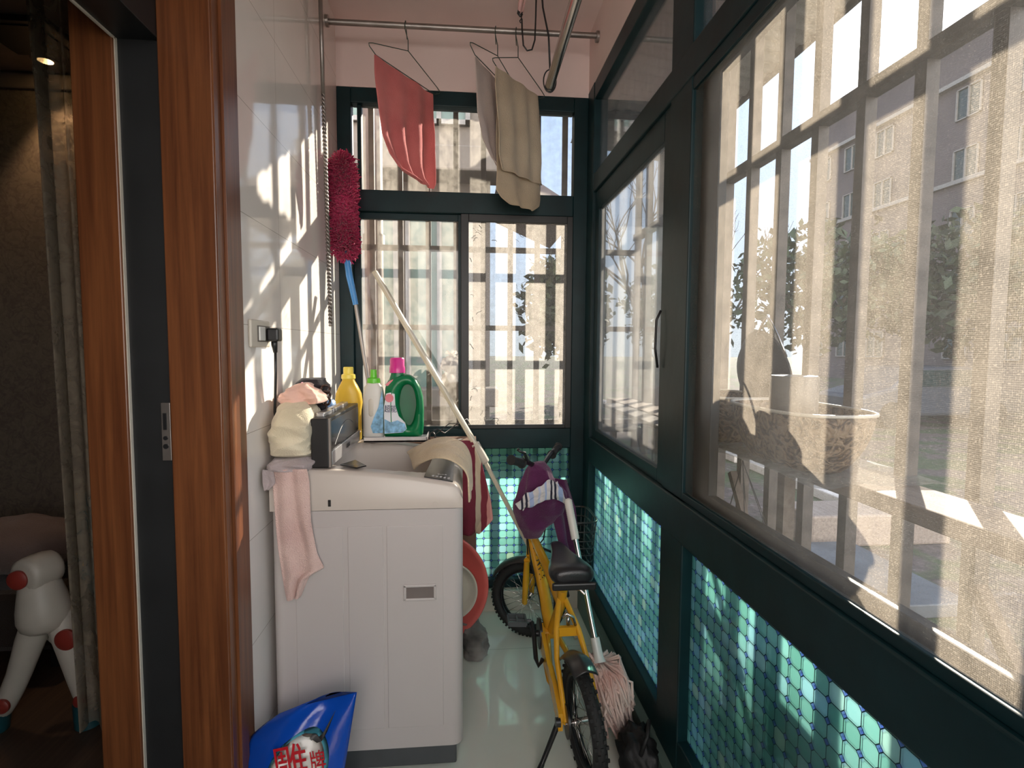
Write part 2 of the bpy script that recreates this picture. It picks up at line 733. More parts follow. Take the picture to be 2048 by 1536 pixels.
struct(box('wall_right', XR, XR + .10, YB, YF, 2.52, CZ, M['plaster']), 'painted beam above the side windows')
struct(box('wall_back', XL - .1, XR + .12, YB - .1, YB, -.1, .80, M['plaster']), 'low wall behind the viewer')
struct(box('wall_back_top', XL - .1, XR + .12, YB - .1, YB, 2.5, CZ + .1, M['plaster']), 'beam behind the viewer')
b = MB()
for x_ in (XL, -.02, XR - .06):
    b.box(x_, x_ + .06, YB - .06, YB, .80, 2.5)
b.box(XL, XR, YB - .06, YB, .80, .86)
b.box(XL, XR, YB - .06, YB, 2.44, 2.5)
struct(b.make('added_window', M['frame']), 'unseen window frame added behind the viewer to let fill light in')  # unseen opening added behind the camera to brighten the interior
struct(box('trim_1', XL, XR - .02, YF - .035, YF + .1, FL, .055, M['ivory'], bevel=.003), 'pale ledge under the far window')
struct(box('trim_2', XR - .03, XR + .1, YB, YF, FL, .05, plain('grey green ledge', (.10, .15, .13), .5), bevel=.003), 'grey green ledge under the side windows')
struct(box('wall_outer', XL - .4, XL, YF + .0, YF + .1, -.5, CZ + .1, M['plaster']), 'wall stub beside the far window')

# side window (right), frame bars as one mesh, sashes / panes / films as parts
X0, X1 = XR, XR + .065
b = MB()
b.box(X0, X1, YB, YF - .12, .05, .15)
b.box(X0 - .004, X1, YB, YF - .12, .73, .85)
b.box(X0, X1, YB, YF - .12, 2.015, 2.10)
b.box(X0, X1, YB, YF - .12, 2.44, 2.52)
b.box(X0 - .003, X1, 2.56, YF, .05, 2.52)
b.box(X0 - .002, X1, 1.435, 1.60, .05, .85)
b.box(X0 + .004, X1, 1.46, 1.615, .85, 2.52)
b.box(X0 - .002, X1, -.2, -.03, .05, 2.52)
w = struct(b.make('window_1', M['frame'], bevel=.004), 'dark teal aluminium frame of the long side window')
b = MB()
b.box(X0 + .012, X0 + .04, 2.50, 2.565, .85, 2.015)
b.box(X0 + .012, X0 + .04, 1.60, 1.68, .85, 2.015)
b.box(X0 + .012, X0 + .04, 1.68, 2.50, .85, .895)
b.box(X0 + .012, X0 + .04, 1.68, 2.50, 1.925, 2.015)
b.make('window_sash', M['frame'], w, bevel=.003)
MB().box(X0 + .024, X0 + .028, 1.675, 2.505, .89, 1.93).make('glass_pane', M['glass_right'], w)
b = MB()
b.box(X0 + .006, X0 + .022, 1.52, 1.56, .85, 2.015)
b.box(X0 + .006, X0 + .022, -.03, .02, .85, 2.015)
b.box(X0 + .006, X0 + .022, -.03, 1.56, .85, .872)
b.box(X0 + .006, X0 + .022, -.03, 1.56, 1.98, 2.015)
b.make('screen_frame', M['frame'], w, bevel=.002)
MB().box(X0 + .0135, X0 + .0145, .0, 1.53, .86, 1.99).make('insect_screen', M['screen'], w)
b = MB()
b.box(X0 + .035, X0 + .06, 1.36, 1.46, .85, 2.015)
b.box(X0 + .035, X0 + .06, -.03, .06, .85, 2.015)
b.box(X0 + .035, X0 + .06, -.03, 1.46, .85, .89)
b.box(X0 + .035, X0 + .06, -.03, 1.46, 1.98, 2.015)
b.make('window_sash', M['frame2'], w, bevel=.003)
b = MB()
b.tube([(X0 + .004, 1.655, 1.40), (X0 - .008, 1.66, 1.37), (X0 - .008, 1.665, 1.28), (X0 + .002, 1.668, 1.22)], .004, 8)
b.make('pull_handle', M['black'], w, smooth=True)
MB().box(X0 + .03, X0 + .034, 1.61, 2.565, 2.095, 2.445).make('fanlight', M['glass_upper'], w)
MB().box(X0 + .03, X0 + .034, -.03, 1.465, 2.095, 2.445).make('fanlight', M['glass_upper'], w)
MB().box(X0 + .03, X0 + .034, 1.595, 2.565, .145, .735).make('filmed_pane', M['film_right'], w)
MB().box(X0 + .03, X0 + .034, -.03, 1.44, .145, .735).make('filmed_pane', M['film_right'], w)
MB().box(X0 + .03, X0 + .034, YB, -.2, .145, .735).make('filmed_pane', M['film_right'], w)
MB().box(X0 + .03, X0 + .034, YB, -.2, .85, 2.02).make('glass_pane', M['glass'], w)

# far window
Y0, Y1 = YF, YF + .065
b = MB()
b.box(XL, -.525, Y0, Y1, .05, 2.50)
b.box(.545, XR, Y0, Y1, .05, 2.50)
b.box(-.525, .545, Y0, Y1, 2.43, 2.50)
b.box(-.525, .545, Y0, Y1, 1.93, 2.03)
b.box(-.525, .545, Y0 - .004, Y1, .775, .875)
b.box(-.525, .545, Y0, Y1, .055, .10)
b.box(-.50, -.48, Y0 + .02, Y1, 2.03, 2.43)
w2 = struct(b.make('window_2', M['frame'], bevel=.004), 'dark teal aluminium frame of the far window')
b = MB()
b.box(-.525, -.49, Y0 + .03, Y0 + .055, .875, 1.93)
b.box(-.022, .03, Y0 + .03, Y0 + .055, .875, 1.93)
b.box(-.49, -.022, Y0 + .03, Y0 + .055, 1.90, 1.93)
b.box(-.49, -.022, Y0 + .03, Y0 + .055, .86, .885)
b.make('window_sash', M['frame'], w2, bevel=.002)
b = MB()
b.box(-.008, .03, Y0 + .004, Y0 + .026, .875, 1.93)
b.box(.517, .545, Y0 + .004, Y0 + .026, .875, 1.93)
b.box(.03, .517, Y0 + .004, Y0 + .026, 1.895, 1.93)
b.box(.03, .517, Y0 + .004, Y0 + .026, .875, .895)
b.make('screen_frame', M['frame2'], w2, bevel=.002)
MB().box(-.495, -.018, Y0 + .04, Y0 + .044, .88, 1.905).make('glass_pane', M['glass'], w2)
MB().box(.025, .52, Y0 + .012, Y0 + .013, .89, 1.90).make('insect_screen', M['screen_far'], w2)
MB().box(-.50, .55, Y0 + .04, Y0 + .044, 2.025, 2.435).make('fanlight', M['glass_top'], w2)
MB().box(-.53, .55, Y0 + .04, Y0 + .044, .095, .78).make('filmed_pane', M['film_far'], w2)
b = MB()
for i in range(34):        # scraps and threads caught on the screen edges
    side = random.random()
    if side < .5:
        px_, pz_ = .03 + random.random() * .05, .92 + random.random() * .95
    elif side < .75:
        px_, pz_ = .05 + random.random() * .45, 1.80 + random.random() * .08
    else:
        px_, pz_ = .05 + random.random() * .45, .90 + random.random() * .05
    pts = [Vector((px_, Y0 + .008, pz_))]
    a = random.random() * 6
    for k in range(4):
        a += random.uniform(-.9, .9)
        pts.append(pts[-1] + Vector((math.cos(a), 0, math.sin(a))) * random.uniform(.004, .011))
    b.tube(pts, random.uniform(.0006, .0016), 5)
b.make('lint', M['black'], w2)

# ------------------------------------------------------------------ doorway and bedroom beyond
JY = 1.345
b = MB()
b.box(-.693, -.575, JY, JY + .12, FL, CZ)
b.box(-.693, -.575, -.25, JY, 2.13, 2.25)
o = struct(b.make('door_1', M['jamb_wood'], bevel=.003), 'varnished orange-brown timber door jamb')
b = MB()
b.mi = 0
for k, (ya, yb, xo) in enumerate(((JY, JY + .035, .017), (JY + .038, JY + .062, .024), (JY + .066, JY + .088, .022), (JY + .092, JY + .146, .013))):
    b.box(-.5755 if ya < JY + .12 else -.60, XL + xo, ya + (.003 if k == 0 else 0), yb, FL, 2.25)
b.make('moulding', M['jamb_wood'], o, bevel=.005, bseg=3)
b = MB()
b.box(-.788, -.693, JY + .015, JY + .10, FL, 2.10)
b.box(-.788, -.693, -.25, JY + .02, 1.98, 2.10)
d2 = struct(b.make('door_2', M['frame2'], bevel=.002), 'black sliding door stile and head rail')
b = MB()
b.box(-.7905, -.786, JY + .006, JY + .016, FL, 1.98)
b.box(-.7905, -.786, -.25, JY + .01, 1.975, 1.981)
b.make('seal_strip', M['ivory'], d2)
b = MB()
b.box(-.718, -.697, JY + .008, JY + .016, 1.005, 1.145)
lk = b.make('lock_plate', M['steel_dull'], d2, bevel=.001)
b = MB()
b.box(-.712, -.704, JY + .004, JY + .009, 1.08, 1.12)
b.cyl((-.708, JY + .004, 1.06), (-.708, JY + .012, 1.06), .005)
b.cyl((-.708, JY + .004, 1.04), (-.708, JY + .012, 1.04), .006)
b.make('lock_bolt', M['black'], lk)
b = MB()
b.box(-.88, -.788, JY, JY + .16, FL, 2.60)
b.box(-.88, -.788, -.25, JY, 2.14, 2.60)
b.box(-.88, -.69, JY + .10, 1.60, 2.10, 2.8)
struct(b.make('door_3', M['jamb_wood'], bevel=.003), 'varnished timber casing on the bedroom side')
struct(box('wall_partition', -.88, XL - .1, JY + .12, 3.2, -.1, 2.9, M['plaster']), 'thickness of the wall between balcony and bedroom')
struct(box('wall_partition_top', -.88, XL - .1, YB - .1, JY + .2, 2.25, 2.9, M['plaster']), 'lintel above the doorway')
struct(box('wall_partition_near', -.88, XL - .1, YB - .1, -.25, -.1, 2.9, M['plaster']), 'partition before the doorway')


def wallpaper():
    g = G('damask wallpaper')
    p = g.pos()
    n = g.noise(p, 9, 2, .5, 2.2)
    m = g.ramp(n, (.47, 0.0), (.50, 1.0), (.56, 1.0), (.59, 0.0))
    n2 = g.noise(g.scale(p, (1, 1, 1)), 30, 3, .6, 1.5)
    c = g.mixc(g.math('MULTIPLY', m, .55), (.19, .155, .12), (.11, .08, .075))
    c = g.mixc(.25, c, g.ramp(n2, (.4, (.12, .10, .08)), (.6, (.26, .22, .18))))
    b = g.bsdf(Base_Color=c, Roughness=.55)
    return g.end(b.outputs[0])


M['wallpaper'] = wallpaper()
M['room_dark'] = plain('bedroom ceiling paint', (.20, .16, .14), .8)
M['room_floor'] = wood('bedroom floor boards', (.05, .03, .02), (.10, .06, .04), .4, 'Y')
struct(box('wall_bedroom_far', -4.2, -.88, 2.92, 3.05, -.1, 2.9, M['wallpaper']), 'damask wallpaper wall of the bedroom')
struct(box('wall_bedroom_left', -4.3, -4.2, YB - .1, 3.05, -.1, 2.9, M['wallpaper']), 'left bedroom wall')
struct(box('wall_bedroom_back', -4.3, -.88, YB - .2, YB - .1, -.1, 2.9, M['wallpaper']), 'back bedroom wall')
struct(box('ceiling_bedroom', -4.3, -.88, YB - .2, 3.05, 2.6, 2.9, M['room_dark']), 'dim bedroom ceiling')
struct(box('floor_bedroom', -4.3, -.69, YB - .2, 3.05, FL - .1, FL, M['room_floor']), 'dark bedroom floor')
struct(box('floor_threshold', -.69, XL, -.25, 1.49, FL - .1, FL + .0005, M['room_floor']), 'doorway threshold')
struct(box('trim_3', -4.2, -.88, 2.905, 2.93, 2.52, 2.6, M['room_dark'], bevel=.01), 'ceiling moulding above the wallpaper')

t = thing('downlight', 'small round recessed downlight glowing warm in the bedroom ceiling', 'ceiling light', (-1.93, 2.79, 2.6))
MB().lathe([(.028, -.002), (.052, -.006), (.056, -.001), (.056, 0.0), (.028, .0)], (-1.93, 2.79, 2.6)).make('trim_ring', M['room_dark'], t, smooth=True)
MB().lathe([(.001, -.004), (.030, -.004), (.030, -.002), (.001, -.002)], (-1.93, 2.79, 2.6)).make('bulb', emit('warm bulb', (1, .62, .25), 14), t)
ld = bpy.data.lights.new('lamp_light', 'SPOT')
ld.energy = 9
ld.color = (1, .62, .32)
ld.spot_size = R(75)
ld.spot_blend = .6
ld.shadow_soft_size = .03
lo = bpy.data.objects.new('lamp_light', ld)
COL.objects.link(lo)
lo.parent = t
lo.location = (0, 0, -.02)
lo.rotation_euler = (R(8), 0, 0)
o = MB().box(-1.98, -1.67, 2.42, 2.70, 2.575, 2.60).make('ceiling_vent', M['black'], bevel=.004)
tag(o, 'dark square vent panel in the bedroom ceiling before the downlight', 'vent')
o = MB().box(-1.95, -1.72, 2.45, 2.67, 2.570, 2.576)
o.make('vent_cover', M['frame2'], bpy.data.objects['ceiling_vent'])


def lace():
    g = G('sheer lace curtain')
    n = g.noise(g.pos(), 60, 4, .7, 1.0)
    n2 = g.noise(g.pos(), 14, 3, .6, 1.0)
    s = g.n('ShaderNodeSeparateXYZ')
    g.l(g.pos(), s.inputs[0])
    dens = g.ramp(n2, (.42, .55), (.6, .85))
    gold = g.ramp(n, (.66, 0.0), (.70, 1.0))
    tr = g.n('ShaderNodeBsdfTransparent')
    c = g.mixc(gold, (.24, .20, .15), (.45, .24, .07))
    d = g.n('ShaderNodeBsdfDiffuse')
    g.l(c, d.inputs[0])
    o = g.mixs(dens, tr.outputs[0], d.outputs[0])
    return g.end(o)


b = MB()
b.grid(lambda u, v: Vector((-1.30 + .17 * u + .05 * v + .02 * math.sin(u * 14 + v), 1.80 + .03 * math.sin(u * 19 + v * 2), 2.50 - v * 2.46)), 40, 30)
o = b.make('lace_curtain', lace(), smooth=True)
tag(o, 'sheer beige lace curtain with gold flecks hanging behind the doorway casing', 'curtain')

M['toy_white'] = plain('cream moulded plastic', (.55, .50, .43), .45, var=.06)
M['toy_red'] = plain('dark red plastic cap', (.28, .035, .025), .4)
M['toy_teal'] = plain('dark teal plastic', (.012, .07, .085), .4)
tx, ty = -1.44, 1.95
t = thing('play_slide', 'cream plastic toddler slide frame with red caps and dark teal feet', 'toy', (tx, ty, FL))
b = MB()
b.tube([(-1.475, 1.90, .50), (-1.47, 1.92, .50), (-1.44, 1.98, .508), (-1.425, 2.01, .51)], [.058, .064, .064, .05], 22)
b.tube([(-1.455, 1.95, .50), (-1.447, 1.95, .42), (-1.437, 1.95, .34), (-1.435, 1.95, .29)], [.055, .068, .088, .06], 20)
for pts, rr in (([(-1.45, 1.96, .36), (-1.50, 1.96, .26), (-1.53, 1.95, .14), (-1.575, 1.94, .04), (-1.60, 1.94, -.0)], [.055, .045, .036, .036, .03]),
                ([(-1.42, 1.96, .40), (-1.385, 1.96, .30), (-1.345, 1.95, .16), (-1.325, 1.95, .06), (-1.31, 1.95, .03)], [.045, .048, .040, .034, .032])):
    b.tube(pts, rr, 16)
b.tube([(-1.50, 2.02, .26), (-1.43, 2.03, .20), (-1.40, 2.03, .24)], [.02, .03, .03], 12)
b.make('frame', M['toy_white'], t, smooth=True, sub=1)
for i, (p, r) in enumerate((((-1.478, 1.893, .498), .032), ((-1.352, 1.915, .275), .036), ((-1.318, 1.92, .05), .025), ((-1.56, 1.905, .055), .025))):
    MB().lathe([(.001, .010), (r * .7, .009), (r, .003), (r, -.006), (.001, -.006)], p, 24, Matrix.Rotation(R(90), 3, 'X')).make('cap', M['toy_red'], t, smooth=True, auto=40)
for p0, p1 in (((-1.60, 1.94, .03), (-1.62, 1.94, FL)), ((-1.32, 1.95, .035), (-1.31, 1.95, FL))):
    MB().cyl(Vector(p0) + Vector((0, 0, .0)), p1, .040, .045).make('foot', M['toy_teal'], t, smooth=True, auto=40)
b = MB()
b.tube([(-1.41, 2.10, .50), (-1.395, 2.10, .62), (-1.37, 2.10, .72), (-1.33, 2.10, .78)], [.038, .036, .026, .018], 14)
b.tube([(-1.41, 2.10, .50), (-1.39, 2.12, .40), (-1.33, 2.12, .30)], [.03, .03, .028], 12)
b.make('rail', M['toy_teal'], t, smooth=True)

o = MB().blob((-1.90, 2.47, .425), (.24, .16, .12), .10, 3).make('throw', fabric('dusty pink lace throw', (.20, .14, .12)), smooth=True)
tag(o, 'brownish pink lace throw heaped on the low dark sofa in the bedroom', 'blanket')
t = thing('sofa', 'low dark brown sofa against the patterned bedroom wallpaper', 'sofa', (-2.2, 2.5, FL))
M['sofa'] = fabric('dark brown upholstery', (.035, .025, .02))
MB().box(-2.9, -1.62, 2.25, 2.88, .05, .30).make('seat', M['sofa'], t, bevel=.03)
MB().box(-2.9, -1.62, 2.72, 2.90, .30, .42).make('backrest', M['sofa'], t, bevel=.03)
for x in (-2.85, -1.70):
    for y in (2.32, 2.8):
        MB().box(x, x + .05, y, y + .05, FL, .06).make('leg', M['black'], t)

# ------------------------------------------------------------------ outside: ground, cages, neighbours
GZ = -.55


def ground_mat():
    g = G('lawn with leaves and path')
    p = g.pos()
    n = g.noise(p, 1.3, 5, .6)
    n2 = g.noise(p, 14, 5, .7)
    c = g.ramp(n2, (.3, (.025, .04, .012)), (.6, (.07, .095, .035)), (.75, (.22, .20, .14)))
    e_ = g.ramp(n2, (.35, (.06, .045, .038)), (.6, (.13, .10, .085)), (.78, (.42, .38, .35)))
    k = g.ramp(n, (.44, 0.0), (.54, 1.0))
    c = g.mixc(k, c, e_)
    b = g.bsdf(Base_Color=c, Roughness=.9)
    g.l(g.bump(n2, .8, .05), b.inputs['Normal'])
    return g.end(b.outputs[0])


b = MB()
b.box(-60, 90, YF + .05, 120, GZ - .1, GZ)
b.box(XR + .09, 90, -12, YF + .05, GZ - .1, GZ)
o = b.make('lawn', ground_mat())
tag(o, 'rough lawn with fallen leaves and bare earth outside the windows', 'ground', kind='stuff')
struct(box('wall_footing', XL - .4, XR + .09, YB, YF + .05, GZ, -.15, M['plaster']), 'outer footing below the balcony')

# window grille (security cage) on the long side
t = thing('window_grille', 'weathered square bar security grille outside the long side window', 'window grille', (.98, 1.2, -.2))
CX = .98
barm = None
ks = list(range(-6, 12))
for k in ks:
    y = 1.10 + .1725 * k
    if barm is None:
        y0 = y
        barm = MB().box(CX - .015, CX + .015, y - .015, y + .015, .18, 2.56).make('bar', M['bar'], t)
    else:
        c = barm.copy()
        COL.objects.link(c)
        c.location.y += y - y0
for z, hh in ((1.905, .036), (1.0, .0), (.20, .03), (2.545, .03)):
    if hh:
        MB().box(CX - .016, CX + .016, .05, 3.04, z - hh / 2, z + hh / 2).make('rail', M['bar'], t)
for y in (.12, .95, 1.95, 3.0):
    for z in (.19, 2.535):
        box('bracket', XR + .07, CX, y - .012, y + .012, z, z + .025, M['bar'], t)
b = MB()


def corr(u, v):
    return Vector((XR + .09 + .68 * u, -.3 + 3.9 * v, 2.63 - .11 * u + .006 * math.sin(v * 3.9 / .075 * 2 * PI)))


b.grid(corr, 2, 416)
b.make('canopy', M['canopy'], t, solid=.003)
box('canopy_edge', XR + .76, XR + .775, -.3, 3.6, 2.498, 2.535, M['bar'], t)
b = MB()
b.box(.72, CX + .01, 1.60, 2.75, .98, .995)
for i in range(14):
    pass
b.make('shelf', M['bar'], t)
plank = MB().box(.815, .945, -.1, 3.0, .965, 1.0).make('plank', M['plank'], t, bevel=.003)
for y in (.5, 1.3, 2.2, 2.9):
    b = MB()
    b.bar((.83, y, .965), (.83, y, .205), .03)
    b.bar((.83, y + .0, .50), (.83, y + .28, .90), .02)
    b.make('strut', M['plank'], t)

t = thing('window_grille', 'weathered square bar security grille outside the far window', 'window grille', (0, 3.03, -.2))
CY = 3.03
barm = None
for k in range(9):
    x = .714 - .15 * k
    if barm is None:
        x0 = x
        barm = MB().box(x - .014, x + .014, CY - .014, CY + .014, .18, 2.57).make('bar', M['bar'], t)
    else:
        c = barm.copy()
        COL.objects.link(c)
        c.location.x += x - x0
for z in (1.39, 1.82, 2.59, .20, .86):
    MB().box(-.62, CX + .015, CY - .014, CY + .014, z - .014, z + .014).make('rail', M['bar'], t)
b = MB()
b.grid(lambda u, v: Vector((-.75 + 1.75 * v, YF + .09 + .30 * u, 2.62 - .03 * u + .006 * math.sin(v * 1.75 / .075 * 2 * PI))), 2, 190)
b.make('canopy', M['canopy'], t, solid=.003)
b = MB()
for k in range(15):
    y = YF + .09 + k * .024
    b.box(-.5, .96, y, y + .01, .84, .852)
b.make('shelf', M['bar'], t)

box('shade_board', .84, .86, -.1, 1.30, .215, .70, plain('green shade board', (.20, .26, .15), .9, var=.4, vs=8), t)  # added board, placed to shade the near filmed pane

# things standing on the cage shelf by the long window


def basket(name, y0, y1, zt, label, x0=.70, x1=.92):
    cx, cy = (x0 + x1) / 2, (y0 + y1) / 2
    t = thing(name, label, 'basket', (cx, cy, 1.003))
    b = MB()
    rings = []
    for j in range(13):
        v = j / 12
        s = .62 + .38 * math.sin(v * PI / 2) ** .8
        ring = []
        for k in range(56):
            a = 2 * PI * k / 56
            ca, sa = math.cos(a), math.sin(a)
            ca = math.copysign(abs(ca) ** .7, ca)
            sa = math.copysign(abs(sa) ** .7, sa)
            ring.append(Vector((cx + ca * (x1 - x0) / 2 * s, cy + sa * (y1 - y0) / 2 * s, 1.003 + (zt - 1.003) * v)))
        rings.append(ring)
    for v in (.95, .1):
        rings.append([Vector((cx + (p.x - cx) * .95, cy + (p.y - cy) * .95, 1.003 + (zt - 1.003) * v)) if v > .5 else Vector((cx + (p.x - cx) * .6, cy + (p.y - cy) * .6, 1.02)) for p in rings[12]])
    b.rings(rings)
    b.make('body', M['basket'], t, smooth=True, auto=50)
    b = MB()
    b.tube([Vector((cx + (p.x - cx) * 1.01, cy + (p.y - cy) * 1.01, zt)) for p in rings[12]], .004, 8, closed=True)
    b.make('rim', M['ivory'], t, smooth=True)
    return t


def basket_mat():
    g = G('leaf embossed planter')
    p = g.pos()
    n = g.noise(g.scale(p, (34, 34, 34)), 1.0, 2, .5, 2.2)
    c = g.ramp(n, (.42, (.06, .035, .02)), (.50, (.20, .13, .075)), (.60, (.27, .19, .12)))
    b = g.bsdf(Base_Color=c, Roughness=.6)
    g.l(g.bump(n, .8, .01), b.inputs['Normal'])
    return g.end(b.outputs[0])


M['basket'] = basket_mat()
basket('planter_basket', 1.05, 1.43, 1.14, 'brown leaf patterned planter on the plank, nearest the viewer and holding the can')
basket('planter_basket', 1.46, 1.78, 1.14, 'brown leaf patterned planter on the plank behind the one with the can')
o = MB().lathe([(.30 * 0 + .045, 0), (.052, .01), (.052, .10), (.049, .104), (.0455, .104)], (.775, 1.20, 1.115), 32).make('lidded_can', plain('grey painted can', (.20, .18, .155), .5), smooth=True, auto=40)
tag(o, 'pale grey round can standing in the near planter outside', 'can')
rot = Matrix.Rotation(R(78), 3, 'Y') @ Matrix.Rotation(R(0), 3, 'Z')
b = MB()
b.lathe([(.001, .0), (.05, .004), (.10, .02), (.135, .05), (.14, .055), (.132, .052), (.095, .026), (.04, .010), (.001, .008)], (.86, 1.56, 1.19), 40, rot)
o = b.make('iron_wok', plain('blackened iron', (.03, .03, .032), .5, .4), smooth=True)
tag(o, 'dark round wok standing on edge behind the planters outside', 'wok')
b = MB()
b.tube([(.86 + .02 * math.sin(a * 2), 1.47 + .10 * math.cos(a), 1.26 + .11 * math.sin(a)) for a in [PI * i / 14 for i in range(15)]], .0035, 8)
o = b.make('bail_wire', M['chrome'], smooth=True)
tag(o, 'thin bright wire arch handle above the dark wok outside', 'handle')
o = MB().lathe([(.001, 0), (.05, 0), (.075, .03), (.085, .045), (.08, .047), (.06, .02), (.001, .012)], (.85, 1.52, .665), 36).make('shallow_bowl', M['ivory'], smooth=True)
tag(o, 'shallow cream bowl hanging low outside the long window', 'bowl')
b = MB()
for i in range(6):
    b.tube([(.85 + .08 * math.cos(i * PI / 3), 1.52 + .08 * math.sin(i * PI / 3), .71), (.83, 1.52, .95)], .0012, 5)
b.make('cord', M['black'], bpy.data.objects['shallow_bowl'])
b = MB()
b.grid(lambda u, v: Vector((.69 + .30 * v + .01 * math.sin(9 * u), 1.0 + .85 * u, 1.0005 + (.012 * noise.noise(Vector((u * 5, v * 4, 2))) + .006))), 30, 8)
o = b.make('plastic_sheet', dusty('crumpled clear sheet', .25, .6, (.8, .8, .8), sc=30), smooth=True)
tag(o, 'crumpled translucent plastic sheet under the planters on the plank', 'sheet')

# plastic bags hanging in the far cage
M['bag'] = dusty('cloudy plastic bag', .45, .75, (.78, .70, .64), sc=30, gloss=.1)
M['bagstuff'] = fabric('brown contents', (.20, .15, .13), bump=.8, bs=40)
spec = [((-.055, 2.93, 1.07), (.072, .05, .085), 3, 'knotted cloudy plastic bag of brown scraps hanging in the grille, the lower one'),
        ((-.06, 2.90, 1.19), (.055, .045, .05), 8, 'small cream knotted plastic bag hanging in the grille, topmost'),
        ((.0, 2.94, 1.13), (.045, .04, .08), 15, 'clear plastic bag hanging in the grille beside the window stile')]
for c, r, sd, lb in spec:
    t = thing('plastic_bag', lb, 'bag', (c[0], c[1], c[2] - r[2]))
    MB().blob(c, r, .35, 3, 30, sd).make('bag_skin', M['bag'], t, smooth=True)
    MB().blob((c[0], c[1], c[2] - r[2] * .3), [q * .72 for q in r], .3, 3, 20, sd + 2).make('contents', M['bagstuff'], t, smooth=True)
    b = MB()
    for i in range(5):
        a = i * 1.3
        b.tube([(c[0], c[1], c[2] + r[2] * .8), (c[0] + .008 * math.cos(a), c[1], c[2] + r[2] * 1.1), (c[0] + .03 * math.cos(a), c[1] + .02 * math.sin(a), c[2] + r[2] * 1.35)], [.012, .006, .010], 7)
    b.make('knot', M['bag'], t, smooth=True)

# drain pipe and neighbour wall past the far window
t = thing('drain_pipe', 'thick beige drain pipe running up outside the far window', 'pipe', (-.53, 3.35, GZ))
MB().cyl((-.53, 3.35, GZ), (-.53, 3.35, 4.2), .055, seg=24).make('pipe', plain('beige pvc', (.28, .23, .20), .5), t, smooth=True, auto=40)
for z in (.6, 1.88, 2.75):
    MB().cyl((-.53, 3.35, z), (-.53, 3.35, z + .07), .065, seg=24).make('collar', plain('beige pvc collar', (.24, .20, .17), .5), t, smooth=True, auto=40)

M['facade'] = plain('beige facade render', (.17, .14, .115), .85, var=.1, vs=1.5)
M['facade2'] = plain('greyish pink facade', (.11, .088, .086), .85, var=.12, vs=.6)
M['out_trim'] = plain('pale window trim', (.26, .24, .22), .7)
M['win_glass'] = plain('dark window glass', (.03, .05, .05), .1, var=.3)
M['win_green'] = plain('greenish window glass', (.10, .16, .14), .15, var=.25, vs=2)


def window(parent, c, w, h, ax, gm, fm, name='window', t_=.06):
    """window in a facade; ax = outward normal axis 'x'/'y' (negative side)"""
    cx, cy, cz = c
    b = MB()
    fw_ = .05
    for (u0, u1, v0, v1) in ((-w / 2, -w / 2 + fw_, -h / 2, h / 2), (w / 2 - fw_, w / 2, -h / 2, h / 2), (-w / 2, w / 2, -h / 2, -h / 2 + fw_), (-w / 2, w / 2, h / 2 - fw_, h / 2), (-fw_ / 2, fw_ / 2, -h / 2, h / 2)):
        if ax == 'y':
            b.box(cx + u0, cx + u1, cy - t_, cy + .02, cz + v0, cz + v1)
        else:
            b.box(cx - t_, cx + .02, cy + u0, cy + u1, cz + v0, cz + v1)
    f = b.make(name, fm, parent)
    b = MB()
    if ax == 'y':
        b.box(cx - w / 2, cx + w / 2, cy - t_ * .3, cy + .01, cz - h / 2, cz + h / 2)
    else:
        b.box(cx - t_ * .3, cx + .01, cy - w / 2, cy + w / 2, cz - h / 2, cz + h / 2)
    b.make('pane', gm, f)
    return f


t = thing('neighbour_building', 'beige rendered building wing with greenish windows close beyond the far window', 'building', (-3, 8, GZ))
MB().box(-9, .30, 6.0, 12, GZ, 9).make('wall', M['facade'], t)
MB().box(-9, .45, 5.55, 6.05, 3.05, 3.3).make('balcony_slab', M['facade'], t, bevel=.02)
MB().box(-9, .38, 5.7, 6.05, .65, .85).make('balcony_slab', M['facade'], t, bevel=.02)
for x in (-1.05, -.25):
    window(t, (x, 6.0, 1.75), .72, 1.9, 'y', M['win_green'], M['out_trim'])
    window(t, (x, 6.0, 4.3), .66, 1.3, 'y', M['win_green'], M['out_trim'])
b = MB()
b.rings([[Vector((.40, y, 3.2)), Vector((1.15, y, 2.75)), Vector((1.15, y, 2.6)), Vector((.35, y, 2.95))] for y in (5.6, 7.2)])
b.make('awning', M['facade2'], t)

# apartment block to the right
t = thing('apartment_block', 'tall greyish pink apartment block with white banded windows seen through the long window', 'building', (40, 24, GZ))


def bpt(px_, d, z):
    return px_


A = Vector((24.2, 21.5))   # near corner
Bc = Vector((23.0, 32.5))  # far corner
H_ = 16.6
b = MB()
b.rings([[Vector((24.2, 20.0, z)), Vector((24.2, 36.0, z)), Vector((44, 36.0, z)), Vector((44, 20.0, z))] for z in (GZ, H_)])
b.make('wall', M['facade2'], t)
b = MB()
b.box(23.8, 44, 19.6, 36.4, H_ - .1, H_ + .3)
b.box(23.9, 44, 19.7, 36.3, H_ - 2.4, H_ - 2.2)
b.box(24.0, 44, 19.8, 36.2, H_ - 7.2, H_ - 7.0)
b.make('cornice', M['out_trim'], t)
for k in range(5):
    for j in range(6):
        window(t, (24.2, 22.0 + 2.6 * j, H_ - 3.4 - 2.9 * k), 1.3, 1.5, 'x', M['win_glass'], M['out_trim'], t_=.12)
for k in range(5):
    window(t, (26.4, 20.0, H_ - 3.4 - 2.9 * k), 1.3, 1.5, 'y', M['win_glass'], M['out_trim'], t_=.12)
t = thing('apartment_block', 'lower brown brick block at the right edge behind the grille', 'building', (24, 8, GZ))
MB().box(17, 30, 2, 14, GZ, 10.5).make('wall', plain('brown brick wall', (.20, .13, .10), .9, var=.15), t)
MB().box(16.8, 30, 1.8, 14.2, 10.4, 10.8).make('cornice', M['out_trim'], t)
